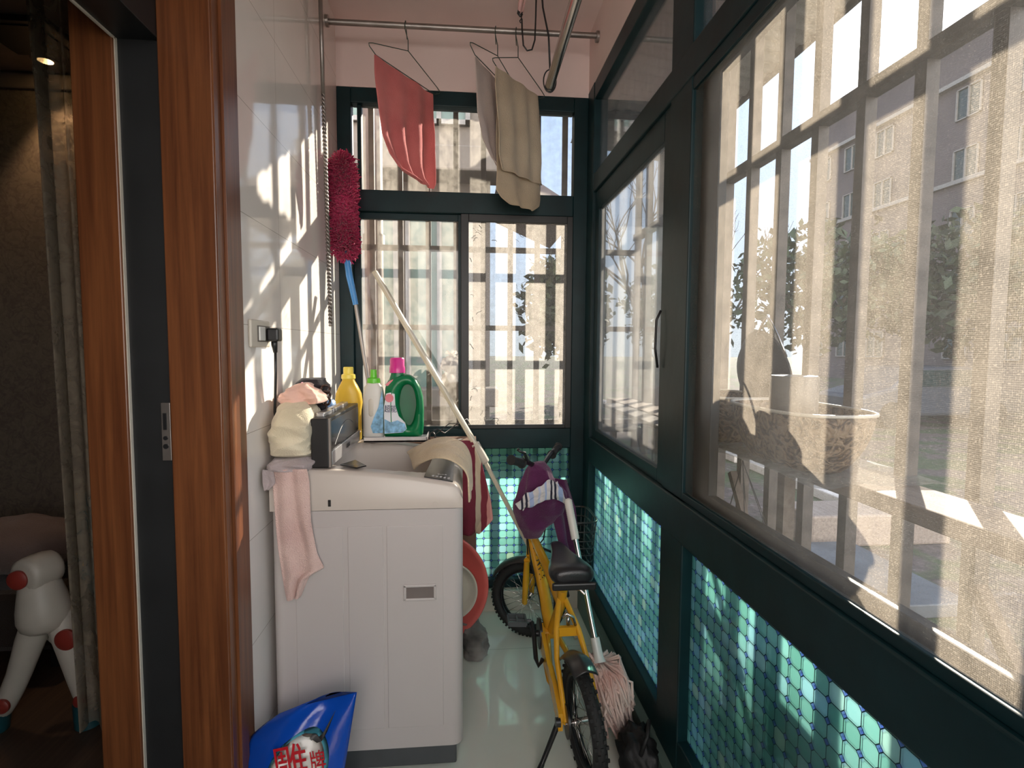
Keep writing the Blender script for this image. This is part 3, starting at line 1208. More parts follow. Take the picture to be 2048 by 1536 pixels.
for k in range(3):
    for j in range(3):
        window(t, (17, 4.2 + 3.6 * j, 2.2 + 3 * k), 1.4, 1.5, 'x', M['win_glass'], M['out_trim'], t_=.12)

# trees
M['bark'] = plain('bark', (.10, .08, .06), .9, bump=.4)
M['leaf'] = plain('dark evergreen leaves', (.030, .045, .018), .7, var=.5, vs=3)
M['leaf2'] = plain('olive leaves', (.06, .07, .03), .7, var=.5, vs=3)


def leafy(x, y, h, r, label, mat, n=520, sd=0):
    t = thing('tree', label, 'tree', (x, y, GZ), 'leafy trees on the lawn' if False else None)
    rd = random.Random(sd)
    b = MB()
    b.tube([(x, y, GZ), (x + .1, y, GZ + h * .3), (x, y + .1, GZ + h * .55)], [.16, .13, .08], 10)
    for i in range(6):
        a = i * 1.05
        b.tube([(x, y, GZ + h * .4), (x + r * .6 * math.cos(a), y + r * .6 * math.sin(a), GZ + h * .7)], [.06, .03], 6)
    b.make('trunk', M['bark'], t, smooth=True)
    b = MB()
    for i in range(n):
        d = Vector((rd.gauss(0, 1), rd.gauss(0, 1), rd.gauss(0, 1))).normalized() * (rd.random() ** .4)
        p = Vector((x + d.x * r, y + d.y * r, GZ + h * .66 + d.z * h * .34))
        p *= 1
        for k in range(5):
            q = p + Vector((rd.gauss(0, .16), rd.gauss(0, .16), rd.gauss(0, .14)))
            s_ = .09 + rd.random() * .12
            u = Vector((rd.gauss(0, 1), rd.gauss(0, 1), rd.gauss(0, 1))).normalized()
            w_ = u.cross(Vector((rd.gauss(0, 1), rd.gauss(0, 1), rd.gauss(0, 1)))).normalized()
            vs = [b.b.verts.new(q + u * s_), b.b.verts.new(q + w_ * s_ * .5), b.b.verts.new(q - u * s_), b.b.verts.new(q - w_ * s_ * .5)]
            b._f(vs)
    b.norecalc = True
    b.make('crown', mat, t)


tl = [(10.5, 15.5, 5.6, 2.4, 'dark evergreen tree behind the planters, left of the apartment block', M['leaf']),
      (13.2, 13.4, 5.4, 2.4, 'dark evergreen tree at the foot of the tall apartment block', M['leaf']),
      (13.5, 9.0, 5.2, 2.5, 'broad dark tree before the brown brick block', M['leaf']),
      (12.5, 5.6, 4.6, 2.0, 'olive tree at the right edge of the lawn', M['leaf2']),
      (8.5, 21, 5.2, 2.2, 'distant olive tree above the kerb stones', M['leaf2']),
      (3.0, 16, 4.6, 1.3, 'bushy tree seen at the right of the far window', M['leaf2'])]
for i, (x, y, h, r, lb, mt) in enumerate(tl):
    leafy(x, y, h, r, lb, mt, sd=i)


def bare(x, y, h, label, sd):
    t = thing('bare_tree', label, 'tree', (x, y, GZ))
    rd = random.Random(sd)
    b = MB()

    def br(p, d, ln, r, lv):
        q = p + d * ln
        m = (p + q) / 2 + Vector((rd.gauss(0, .05), rd.gauss(0, .05), 0)) * ln
        b.tube([p, m, q], [r, r * .85, r * .65], 6)
        if lv > 0:
            for _ in range(3 if lv > 1 else 4):
                nd = (d + Vector((rd.gauss(0, .45), rd.gauss(0, .45), rd.gauss(.1, .25)))).normalized()
                br(q, nd, ln * rd.uniform(.6, .8), r * .55, lv - 1)
    br(Vector((x, y, GZ)), Vector((0, 0, 1)), h * .35, .10, 4)
    b.make('branches', M['bark'], t, smooth=True)


bare(4.6, 13, 6.2, 'bare winter tree seen through the far sash of the long window', 3)
bare(11.0, 22, 7.5, 'distant bare tree against the sky between the grille bars', 5)

# kerb stones
ks0 = MB().box(4.35, 4.75, 0, .95, GZ, GZ + .12).make('kerb_stone', plain('pale kerb stone', (.62, .55, .48), .8), bevel=.015)
G_ = 'pale kerb stones in a row on the lawn'
tag(ks0, 'pale kerb stone in the row along the lawn beyond the window', 'kerb stone', G_)
ks0.location.y = 6.2
for i in range(9):
    c = ks0.copy()
    COL.objects.link(c)
    c.location.y = 6.2 + 1.25 * (i + 1)
    c['label'] = 'pale kerb stone in the row along the lawn beyond the window'

b = MB()
b.box(2.9, 3.5, 3.3, 4.5, GZ, GZ + .10)
o = b.make('paving_slab', plain('grey wet slab', (.10, .105, .11), .55, vs=5, var=.3), bevel=.01)
tag(o, 'grey paving slab lying on the earth below the planters outside', 'slab')
o = MB().box(3.2, 4.6, 4.6, 5.1, GZ, GZ + .30).make('stone_bench', M['plank'], bevel=.02)
tag(o, 'low pale board bench standing on the lawn outside', 'bench')
t = thing('parked_car', 'bluish grey parked car glimpsed under the dark trees', 'car', (10.0, 11.6, GZ))
b = MB()
pr = [(-2.0, .25), (-2.05, .75), (-1.3, .95), (-.8, 1.42), (.7, 1.45), (1.35, .98), (2.0, .85), (2.1, .30)]
b.rings([[Vector((10.0 + x, 9.9 + yy, GZ + z)) for x, z in pr] for yy in (-.8, .8)])
b.make('body', plain('silver car paint', (.07, .08, .10), .3), t, bevel=.08)
b = MB()
b.rings([[Vector((10.0 + x, 9.9 + yy, GZ + z)) for x, z in ((-1.2, .97), (-.78, 1.36), (.62, 1.38), (1.18, .99))] for yy in (-.815, .815)])
b.make('side_window', M['win_glass'], t)
for x in (-1.3, 1.3):
    for yy in (-.75, .75):
        MB().cyl((10 + x, 9.9 + yy - .1, GZ + .31), (10 + x, 9.9 + yy + .1, GZ + .31), .31, seg=24).make('wheel', M['rubber'], t)
t.location = (11.3, 14.2, GZ)

# ------------------------------------------------------------------ washing machine
M['wm'] = plain('mauve grey painted steel', (.50, .455, .44), .32, var=.02, vs=2)
M['wm_top'] = plain('warm grey machine top', (.52, .46, .41), .3, var=.02, vs=2)
M['gloss_black'] = plain('gloss black', (.01, .01, .012), .2, var=.1)
M['dark_grey'] = plain('dark grey plastic', (.06, .065, .07), .5)
M['silver'] = plain('brushed silver strip', (.50, .49, .50), .25, .6)
mx0, mx1, my0, my1 = -.57, .0, 1.63, 2.20
t = thing('washing_machine', 'mauve grey top-loading washing machine with its black lid open, against the tiled wall', 'washing machine', (-.285, 1.915, FL))


def rrect(x0, x1, y0, y1, z, r, seg=6):
    out = []
    for cx, cy, a0 in ((x1 - r, y1 - r, 0), (x0 + r, y1 - r, 90), (x0 + r, y0 + r, 180), (x1 - r, y0 + r, 270)):
        for k in range(seg + 1):
            a = R(a0 + 90 * k / seg)
            out.append(Vector((cx + r * math.cos(a), cy + r * math.sin(a), z)))
    return out


b = MB()
rg = [rrect(mx0, mx1, my0, my1, z, .032) for z in (.032, .79)]
b.rings(rg)
b.make('body', M['wm'], t, smooth=True, auto=35)
b = MB()
for xa, xb in ((-.50, -.36), (-.345, -.24), (-.23, -.06)):
    b.box(xa, xb, my0 - .0022, my0 + .004, .10, .74)
b.make('side_panel', M['wm'], t, bevel=.002)
box('plinth', mx0 + .02, mx1 - .02, my0 + .012, my1 - .02, FL + .012, .045, M['dark_grey'], t, bevel=.005)
for x in (mx0 + .05, mx1 - .05):
    for y in (my0 + .05, my1 - .05):
        MB().cyl((x, y, FL), (x, y, FL + .02), .02).make('foot', M['black'], t)


def wtop(x):
    k = (x - mx0) / (mx1 - mx0)
    return .915 - .055 * max(0, k) ** 2.3 - (.03 * ((k - .94) / .06) ** 2 if k > .94 else 0)


b = MB()
N = 72
vs = []
for i in range(N + 1):
    for_row = []
    for j in range(N + 1):
        x = mx0 + (mx1 - mx0) * i / N
        y = my0 + (my1 - my0) * j / N
        z = wtop(x)
        dx, dy = (x + .265) / .225, (y - 1.905) / .215
        d = (abs(dx) ** 2.6 + abs(dy) ** 2.6) ** (1 / 2.6)
        if d < 1.0:
            z -= .11 * min(1, (1 - d) / .22) ** .8
        e_ = min(x - mx0, mx1 - x, y - my0, my1 - y)
        if e_ < .012:
            z -= .012 * (1 - e_ / .012) ** 2
        for_row.append(b.b.verts.new((x, y, z)))
    vs.append(for_row)
for i in range(N):
    for j in range(N):
        x, y = mx0 + (mx1 - mx0) * (i + .5) / N, my0 + (my1 - my0) * (j + .5) / N
        if ((x + .265) / .17) ** 2 + ((y - 1.905) / .165) ** 2 < 1:
            continue
        b._f([vs[i][j], vs[i + 1][j], vs[i + 1][j + 1], vs[i][j + 1]])
edge = [vs[i][0] for i in range(N + 1)] + [vs[N][j] for j in range(1, N + 1)] + [vs[i][N] for i in range(N - 1, -1, -1)] + [vs[0][j] for j in range(N - 1, 0, -1)]
low = [b.b.verts.new((v.co.x, v.co.y, .7915)) for v in edge]
for i in range(len(edge)):
    k = (i + 1) % len(edge)
    b._f([edge[i], low[i], low[k], edge[k]])
b.make('top_cover', M['wm_top'], t, smooth=True, auto=50)
b = MB()
b.lathe([(.172, .80), (.168, .79), (.160, .72), (.160, .45), (.01, .44), (.01, .435), (.175, .435), (.178, .80)], (-.265, 1.905, 0), 48)
b.make('drum', M['gloss_black'], t, smooth=True, auto=40)
b = MB()
b.lathe([(.165, .785), (.172, .795), (.180, .79), (.180, .775), (.165, .77)], (-.265, 1.905, 0), 48)
b.make('drum_ring', M['dark_grey'], t, smooth=True)
lid = box('lid', -.455, -.402, 1.655, 2.12, .915, 1.065, M['black'], t, bevel=.004)
box('lid_window', -.4025, -.399, 1.672, 2.105, .965, 1.055, M['gloss_black'], lid, bevel=.001)
box('lid_strip', -.4035, -.396, 1.672, 2.112, .918, .962, M['silver'], lid, bevel=.002)
box('lid_frame', -.404, -.397, 1.657, 1.671, .915, 1.065, M['steel_dull'], lid, bevel=.001)
for ya, yb in ((1.70, 1.82), (1.83, 2.05)):
    box('hinge', -.450, -.425, ya, yb, 1.062, 1.078, M['silver'], lid, bevel=.004)
text('brand_letters', 'AQUA', .020, (-.3955, 1.90, .941), (R(90), 0, R(90)), M['black'], lid)
b = MB()
b.tube([(-.40 + .001, 1.72 + .28 * k / 14, .975 + .055 * math.sin(PI * k / 14 * .8)) for k in range(15)], .0012, 6)
b.make('scratch', M['dark_grey'], lid)
ob = MB()
ob.rings([[Vector((-.375, 1.68, .9165)), Vector((-.320, 1.655, .9120)), Vector((-.300, 1.70, .908)), Vector((-.345, 1.76, .914))], [Vector((-.375, 1.68, .920)), Vector((-.320, 1.655, .9155)), Vector((-.300, 1.70, .9115)), Vector((-.345, 1.76, .9175))]])
ob.make('side_display', M['gloss_black'], t)
ob = MB()
ob.rings([[Vector((-.118, my0 + .018, wtop(-.118) + dz)), Vector((-.03, my0 + .018, wtop(-.03) + dz)), Vector((-.03, 2.12, wtop(-.03) + dz)), Vector((-.10, 2.12, wtop(-.10) + dz)), ] for dz in (.0, .004)])
cp = ob.make('control_panel', M['gloss_black'], t, bevel=.001)
for i in range(5):
    box('button_mark', -.095 + .012 * i, -.088 + .012 * i, 1.672, 1.678, wtop(-.09 + .012 * i) + .0042, wtop(-.09 + .012 * i) + .0052, M['silver'], cp)
text('panel_digits', '0:48', .018, (-.065, 1.70, wtop(-.065) + .0058), (R(-3), R(5), 0), M['silver'], cp)
hd = MB()
hd.box(-.180, -.172, my0 - .006, my0 + .004, .507, .555)
hd.box(-.089, -.081, my0 - .006, my0 + .004, .507, .555)
hd.box(-.180, -.081, my0 - .006, my0 + .004, .548, .556)
hd.box(-.180, -.081, my0 - .006, my0 + .004, .505, .513)
h = hd.make('grip_recess', M['wm'], t, bevel=.002)
box('grip_shade', -.173, -.088, my0 - .0028, my0 + .002, .511, .549, plain('painted grip shade', (.16, .13, .12), .5), h)  # flat darker plate stands in for the shade inside the grip
box('slot', -.4015, -.3925, my0 - .001, my0 + .002, .803, .824, M['black'], t, bevel=.003)
MB().cyl((-.084, my0 - .001, .803), (-.084, my0 + .003, .803), .009).make('plug_button', M['wm_top'], t)
# white bucket lid visible left of the machine

# things on the machine top
def bottle_rings(cx, cy, z0, prof, sy):
    out = []
    for z, w in prof:
        ring = []
        for k in range(40):
            a = 2 * PI * k / 40
            ca, sa = math.cos(a), math.sin(a)
            ca = math.copysign(abs(ca) ** .75, ca)
            sa = math.copysign(abs(sa) ** .75, sa)
            ring.append(Vector((cx + w * ca, cy + min(w, sy) * sa, z0 + z)))
        out.append(ring)
    return out


tz = .932
o = MB()
o.box(-.372, -.135, 2.055, 2.185, .921, .930)
o.box(-.372, -.135, 2.055, 2.060, .921, .942)
o.box(-.140, -.135, 2.055, 2.185, .921, .942)
o = o.make('tray', M['silver'], bevel=.002)
tag(o, 'shallow silvery tray on the back edge of the washing machine under the bottles', 'tray')

yp = G('translucent yellow plastic')
bs_ = yp.bsdf(Base_Color=(.80, .58, .07), Roughness=.3)
tl_ = yp.n('ShaderNodeBsdfTranslucent')
tl_.inputs[0].default_value = (.9, .65, .08, 1)
M['yellow'] = yp.end(yp.mixs(.35, bs_.outputs[0], tl_.outputs[0]))
M['yellow_cap'] = plain('yellow cap', (.88, .68, .10), .35, var=.03)
M['lime'] = plain('lime green cap', (.13, .55, .03), .3, var=.05)
M['magenta'] = plain('magenta cap', (.62, .03, .25), .25, var=.05)
gp = G('green plastic')
bs_ = gp.bsdf(Base_Color=(.006, .20, .075), Roughness=.25)
tl_ = gp.n('ShaderNodeBsdfTranslucent')
tl_.inputs[0].default_value = (.01, .40, .13, 1)
M['green'] = gp.end(gp.mixs(.25, bs_.outputs[0], tl_.outputs[0]))
M['label_blue'] = plain('blue and white label', (.20, .42, .62), .35, var=.5, vs=50)
M['label_white'] = plain('white label', (.72, .74, .78), .35, var=.05)
M['label_pink'] = plain('pink label', (.72, .20, .24), .35)
M['ink'] = plain('dark blue ink', (.01, .015, .07), .4)

t = thing('detergent_bottle', 'yellow plastic bottle with a yellow cap, on the machine by the wall', 'bottle', (-.442, 2.14, tz - .012), 'laundry bottles on the machine')
cx, cy = -.442, 2.145
b = MB()
b.rings(bottle_rings(cx, cy, .915, [(0, .040), (.006, .047), (.12, .048), (.15, .052), (.185, .048), (.215, .034), (.235, .024), (.25, .021)], .034))
b.make('body', M['yellow'], t, smooth=True, auto=50)
MB().lathe([(.001, .288), (.017, .288), (.019, .284), (.019, .262), (.026, .258), (.027, .244), (.024, .240), (.001, .240)], (cx, cy, .915), 28).make('cap', M['yellow_cap'], t, smooth=True, auto=40)

t = thing('detergent_bottle', 'white bottle with a bright green cap standing beside the big green jug', 'bottle', (-.345, 2.12, tz), 'laundry bottles on the machine')
cx, cy = -.342, 2.12
b = MB()
b.rings(bottle_rings(cx, cy, tz, [(0, .036), (.006, .041), (.10, .041), (.16, .040), (.195, .034), (.212, .022), (.222, .019)], .030))
bt = b.make('body', M['white_pl'], t, smooth=True, auto=50)
MB().lathe([(.001, .262), (.012, .262), (.013, .232), (.024, .228), (.026, .212), (.022, .208), (.001, .208)], (cx, cy, tz), 24).make('cap', M['lime'], t, smooth=True, auto=40)
b = MB()
b.rings([[Vector((cx + x_, cy - .031 + yy, tz + z_)) for x_, z_ in ((.038, .02), (.0, .02), (-.008, .045), (.004, .08), (.022, .12), (.036, .185), (.041, .12))] for yy in (-.0015, .002)])
b.make('label', M['label_blue'], t)
b = MB()
b.rings(bottle_rings(cx - .006, cy - .024, tz + .075, [(0, .004), (.015, .011), (.07, .012), (.085, .004)], .0075))
b.make('grip_dent', M['ivory'], t, smooth=True)

t = thing('detergent_jug', 'big green detergent jug with a magenta cap and moulded handle', 'bottle', (-.228, 2.12, tz), 'laundry bottles on the machine')
cx, cy = -.228, 2.12
# body as outline plate with a handle hole
b = MB()
outl = [(-.072, 0), (.066, 0), (.074, .012), (.077, .05), (.078, .11), (.075, .155), (.066, .195), (.050, .225), (.028, .242), (.004, .246), (-.004, .246), (-.042, .236), (-.062, .218), (-.070, .19), (-.074, .13), (-.076, .06), (-.077, .012)]
hole = [(.010 + .032 * math.copysign(abs(math.cos(a)) ** .8, math.cos(a)) * (1.0 - .32 * max(0, -math.sin(a))), .125 + .080 * math.sin(a)) for a in [2 * PI * k / 26 for k in range(26)]]
hole = [(x_ + .006 + .06 * max(0, .10 - z_) * 1.0, z_) for x_, z_ in hole]


def resample(pts, n):
    pts = [Vector((p[0], p[1], 0)) for p in pts]
    L = [0]
    for i in range(len(pts)):
        L.append(L[-1] + (pts[(i + 1) % len(pts)] - pts[i]).length)
    out = []
    for k in range(n):
        s = L[-1] * k / n
        for i in range(len(pts)):
            if L[i + 1] >= s:
                f_ = (s - L[i]) / max(1e-9, (L[i + 1] - L[i]))
                out.append(pts[i].lerp(pts[(i + 1) % len(pts)], f_))
                break
    return out


NN = 72
c0 = Vector((.012, .12, 0))


def polar(pts, n):
    P_ = resample(pts, 600)
    out = []
    for k in range(n):
        a = 2 * PI * k / n
        best = min(P_, key=lambda p: abs(math.atan2(math.sin(math.atan2(p.y - c0.y, p.x - c0.x) - a), math.cos(math.atan2(p.y - c0.y, p.x - c0.x) - a))))
        out.append(best)
    return out


OO, HH = polar(outl, NN), polar(hole, NN)
rings = []
prof = [(1.0, .0), (.96, .020), (.80, .034), (.50, .040), (.2, .034), (.05, .020), (0, .0)]
prof = prof + [(f_, -d_) for f_, d_ in reversed(prof[1:-1])]
for f_, d_ in prof:
    rings.append([Vector((cx + HH[k].x + (OO[k].x - HH[k].x) * f_, cy + d_, tz + HH[k].y + (OO[k].y - HH[k].y) * f_)) for k in range(NN)])
b.rings(rings, cap=False, closed=True)
b.rings(bottle_rings(cx - .012 - .012, cy, tz + .225, [(0, .030), (.02, .024), (.032, .024)], .028))
b.make('body', M['green'], t, smooth=True, auto=60)
b = MB()
b.rings([[Vector((cx + c0.x + (p.x - c0.x) * 1.08, cy + dy_, tz + c0.y + (p.y - c0.y) * 1.06)) for p in HH] for dy_ in (.004, .010)])
b.make('grip_recess', plain('deep green plastic', (.004, .12, .05), .35), t)
b = MB()
b.lathe([(.001, .308), (.024, .308), (.028, .302), (.0275, .276), (.030, .272), (.030, .250), (.001, .250)], (cx - .024, cy, tz), 32)
b.make('cap', M['magenta'], t, smooth=True, auto=40)
b = MB()
b.rings([[Vector((cx + x_, cy - yy, tz + z_)) for x_, z_ in ((-.070, .018), (.0, .022), (.014, .036), (.008, .060), (-.016, .085), (-.028, .125), (-.030, .170), (-.046, .176), (-.062, .172), (-.071, .12))] for yy in (.030, .0395)])
lb = b.make('label', M['label_white'], t, bevel=.001)
b = MB()
b.rings([[Vector((cx + x_, cy - yy, tz + z_)) for x_, z_ in ((-.069, .020), (-.0, .023), (.013, .036), (.007, .056), (-.020, .070), (-.045, .062), (-.069, .075))] for yy in (.0385, .0402)])
b.make('label_wave', M['label_blue'], lb)
b = MB()
b.lathe([(.001, 0), (.016, 0), (.016, .0012), (.001, .0012)], (cx - .050, cy - .0400, tz + .155), 24, Matrix.Rotation(R(90), 3, 'X'))
b.make('label_badge', M['label_pink'], lb)
text('label_letters', '超能', .030, (cx - .046, cy - .0412, tz + .112), (R(90), 0, 0), M['ink'], lb, sx=.8)
b = MB()
b.rings([[Vector((cx + x_, cy - yy, tz + z_)) for x_, z_ in ((-.066, .206), (-.050, .220), (-.036, .226), (-.038, .214), (-.058, .200))] for yy in (.026, .034)])
b.make('neck_label', M['label_pink'], t)

t = thing('jar', 'small lime green tub with a pale blue clip lid, behind the black lid', 'jar', (-.50, 2.02, .92))
MB().rings(bottle_rings(-.495, 2.03, .915, [(0, .036), (.01, .042), (.12, .043), (.135, .041)], .042)).make('tub', plain('lime tub', (.42, .52, .10), .4), t, smooth=True, auto=40)
b = MB()
b.rings(bottle_rings(-.495, 2.03, 1.048, [(0, .046), (.004, .050), (.012, .050), (.016, .046)], .05))
b.rings(bottle_rings(-.502, 2.03, 1.064, [(0, .036), (.016, .034), (.022, .028)], .04))
b.make('lid', plain('pale blue lid', (.22, .38, .66), .35), t, smooth=True, auto=40)

# clothes heaped on the left of the machine
M['cream'] = fabric('cream towelling', (.62, .54, .38), (.72, .64, .48))
M['mauve'] = fabric('mauve jersey', (.38, .32, .32))
M['peach'] = fabric('peach cotton', (.70, .44, .36), bump=.2)
M['blackcloth'] = fabric('black speckled knit', (.02, .018, .024), (.035, .03, .035), var=.3, bs=90)
M['pinktowel'] = fabric('worn pink terry', (.66, .44, .40), (.76, .56, .50), bs=300, bump=1.0)
rowsC = [(0, .945, -.560, -.468, .03, .0), (.12, .958, -.578, -.456, .07, .0), (.35, 1.00, -.577, -.450, .09, .0), (.6, 1.05, -.572, -.448, .095, .0), (.85, 1.095, -.556, -.462, .075, .02), (1.0, 1.115, -.535, -.48, .03, .03)]
b = lump(rowsC, 1.70, nz=.011, fr=9, seed=3, nv=64, seg=90, fold=(.0045, 62, 34))
o = b.make('towel', M['cream'], smooth=True)
tag(o, 'cream towel bundled on the machine corner beside the wall', 'towel')
rowsM = [(0, .905, -.558, -.458, .03, .0), (.3, .918, -.578, -.448, .075, -.0), (.7, .935, -.576, -.450, .08, .0), (1.0, .948, -.56, -.47, .05, .0)]
b = lump(rowsM, 1.67, nz=.008, fr=16, seed=9, nv=30, seg=80, fold=(.005, 160, 30))
b.mi = 0
o = b.make('shirt', M['mauve'], smooth=True)
tag(o, 'mauve grey shirt crumpled under the cream towel', 'shirt')
b = hang_sheet([(0, -.578, 1.605, .925, -.545, 1.60, .92), (.6, -.578, 1.60, .885, -.540, 1.60, .885), (1, -.572, 1.60, .862, -.560, 1.60, .865)], 8, 8, .008, 1, 2)
b.make('sleeve', M['mauve'], o, smooth=True, solid=.003, sub=1)
rowsP = [(0, 1.105, -.560, -.440, .05, .0), (.4, 1.122, -.556, -.442, .055, .0), (.8, 1.150, -.530, -.460, .04, .0), (1.0, 1.168, -.50, -.480, .02, .0)]
b = lump(rowsP, 1.74, nz=.012, fr=18, seed=21, nv=36, seg=80, fold=(.008, 90, 45))
o = b.make('blouse', M['peach'], smooth=True)
tag(o, 'peach cotton garment crumpled on top of the cream towel', 'clothing')
rowsB = [(0, .925, -.565, -.47, .04, .0), (.5, 1.05, -.575, -.470, .05, .0), (.85, 1.150, -.560, -.455, .05, .0), (1.0, 1.172, -.54, -.47, .03, .0)]
b = lump(rowsB, 1.885, nz=.014, fr=9, seed=31, nv=26, seg=50)
o = b.make('knit_garment', M['blackcloth'], smooth=True)
tag(o, 'black speckled knitted garment with a pink motif behind the clothes heap', 'clothing')
b = MB()
st = []
for k in range(10):
    a = 2 * PI * k / 10
    rr = .020 if k % 2 else .009
    st.append((rr * math.cos(a), rr * math.sin(a)))
b.rings([[Vector((-.520 + x_, 1.825 + yy, 1.145 + z_)) for x_, z_ in st] for yy in (-.008, .012)])
b.make('motif', fabric('pink knit motif', (.36, .14, .20)), o)
b = MB()
for (p, r_) in (((-.452, 1.83, 1.14), .014), ((-.452, 1.83, 1.12), .014), ((-.45, 1.83, 1.10), .012)):
    b.tube([Vector(p) + Vector((r_ * math.cos(a), .004 * math.sin(3 * a), r_ * math.sin(a))) for a in [2 * PI * k / 16 for k in range(16)]], .004, 8, closed=True)
b.tube([(-.452, 1.83, 1.10), (-.448, 1.83, 1.07), (-.455, 1.83, 1.04)], .004, 6)
o = b.make('hair_clip', plain('brown glossy plastic', (.05, .025, .02), .2), smooth=True)
tag(o, 'brown glossy hair clip hanging beside the black knitted garment', 'hair clip')
t0 = [(0, -.556, 1.60, .925, -.452, 1.60, .925), (.08, -.554, 1.607, .89, -.448, 1.607, .885), (.35, -.549, 1.612, .76, -.447, 1.612, .765), (.6, -.541, 1.612, .66, -.430, 1.612, .665), (.76, -.535, 1.612, .60, -.412, 1.612, .622), (.86, -.530, 1.612, .57, -.455, 1.612, .60), (1, -.520, 1.612, .525, -.482, 1.612, .535)]
b = hang_sheet(t0, 30, 60, .012, 2, 4)
o = b.make('pink_towel', M['pinktowel'], smooth=True, solid=.006, sub=1)
tag(o, 'worn pale pink towel hanging down the side of the washing machine', 'towel')

# cream towel over the control panel


def poly(pts, t):
    n = len(pts) - 1
    k = min(int(t * n), n - 1)
    f_ = t * n - k
    p = [Vector(pts[max(0, k - 1)]), Vector(pts[k]), Vector(pts[k + 1]), Vector(pts[min(n, k + 2)])]
    return .5 * ((2 * p[1]) + (p[2] - p[0]) * f_ + (2 * p[0] - 5 * p[1] + 4 * p[2] - p[3]) * f_ ** 2 + (-p[0] + 3 * p[1] - 3 * p[2] + p[3]) * f_ ** 3)


A_ = [(-.165, 1.84, .862), (-.135, 1.78, .90), (-.09, 1.735, .928), (-.045, 1.72, .925), (-.008, 1.72, .905), (.014, 1.73, .868), (.018, 1.735, .82), (.020, 1.74, .775)]
B_ = [(-.205, 2.00, .895), (-.17, 1.97, .92), (-.11, 1.94, .95), (-.05, 1.93, .962), (.0, 1.92, .945), (.026, 1.90, .90), (.032, 1.88, .85), (.034, 1.87, .81)]
b = MB()
b.grid(lambda u, v: poly(A_, u).lerp(poly(B_, u), v) + Vector((0, 0, .012 * math.sin(v * PI) * (1 - u) + .006 * noise.noise(Vector((u * 5, v * 6, 3))) - .004 * abs(math.sin(v * 9 + u * 3)))) + Vector((.006 * noise.noise(Vector((u * 3, v * 7, 8))) * u, 0, 0)), 50, 26)
o = b.make('hand_towel', fabric('beige ribbed towel', (.60, .47, .30), (.70, .57, .40), bs=200, bump=.8), smooth=True, solid=.006, sub=1)
tag(o, 'beige towel draped over the washing machine control panel', 'towel')

# things behind the machine
M['card'] = plain('brown cardboard', (.20, .12, .085), .8, var=.15)
t = thing('cardboard_box', 'tall brown cardboard box standing behind the washing machine', 'box', (-.17, 2.55, FL))
MB().box(-.42, .062, 2.46, 2.63, FL, .845).make('carton', M['card'], t, bevel=.003)
b = MB()
b.rings([[Vector((-.42, 2.46, z)), Vector((.062, 2.46, z)), Vector((.062, 2.54, z + .012)), Vector((-.42, 2.54, z + .012))] for z in (.846, .850)])
b.make('flap', M['card'], t)
b = MB()
b.tube([(-.135, 2.30, .915), (-.11, 2.33, .93), (-.08, 2.40, .90), (-.03, 2.46, .93), (.02, 2.50, .95), (.035, 2.50, .92), (.0, 2.50, .90)], .0025, 6)
b.tube([(-.12, 2.36, .90), (-.06, 2.42, .94), (.0, 2.46, .935), (.03, 2.5, .90)], .002, 6)
b.tube([Vector((-.128, 2.28, .90)) + Vector((.012 * math.cos(a), .004, .022 * math.sin(a))) for a in [2 * PI * k / 16 for k in range(16)]], .003, 6, closed=True)
b.tube([(-.10, 2.30, .60), (-.12, 2.28, .88), (-.03, 2.455, .86), (.0, 2.47, .86)], .0025, 6)
o = b.make('cable', M['black'], smooth=True)
tag(o, 'thin black cable looped on the cardboard box beside the green jug', 'cable')

M['striped'] = stripes('maroon and cream stripes', [(.16, .02, .04), (.16, .02, .04), (.55, .48, .36), (.20, .03, .05), (.62, .30, .28), (.14, .02, .035)], 0, .16)
b = hang_sheet([(0, -.10, 2.42, .87, .045, 2.42, .86), (.25, -.10, 2.40, .80, .085, 2.39, .77), (.6, -.08, 2.37, .66, .125, 2.37, .60), (.85, -.06, 2.36, .53, .135, 2.36, .52), (1, -.04, 2.36, .44, .075, 2.36, .455)], 34, 40, .022, 2, 1)
o = b.make('striped_towel', M['striped'], smooth=True, solid=.010, sub=1)
tag(o, 'maroon towel with cream stripes hanging behind the washing machine', 'towel')

M['pinkbasin'] = plain('coral pink plastic', (.62, .13, .11), .3, var=.06)
M['creambasin'] = plain('cream plastic', (.62, .57, .48), .3, var=.05)


def basin(name, c, r, dep, m, lb, tilt):
    rot = Matrix.Rotation(R(90 + tilt), 3, 'X')
    prof = [(.001, -dep), (r * .70, -dep), (r * .76, -dep * .93), (r * .94, -.012), (r, 0), (r * 1.03, -.002), (r * 1.03, -.010), (r * .97, -.012), (r * .79, -dep - .003), (.001, -dep - .004)]
    o = MB().lathe(prof, c, 64, rot).make(name, m, smooth=True)
    tag(o, lb, 'basin')
    return o


basin('wash_basin', (-.135, 2.285, .245), .24, .055, M['pinkbasin'], 'coral pink plastic basin standing on edge behind the washing machine', -2)
basin('wash_basin', (-.065, 2.262, .235), .125, .03, M['creambasin'], 'smaller cream plastic basin nested inside the coral pink one', -2)
b = lump([(0, FL + .002, .008, .088, .06, .0), (.4, FL + .03, .006, .10, .07, .0), (.75, .03, .0, .085, .05, .03), (1, .075, .01, .06, .02, .05)], 2.27, nz=.022, fr=14, seed=12, nv=22, seg=40)
o = b.make('floor_rag', fabric('black and white rag', (.03, .03, .03), (.30, .27, .25), var=.5, bs=60), smooth=True)
tag(o, 'crumpled dark rag with pale patches on the floor beside the machine', 'rag')

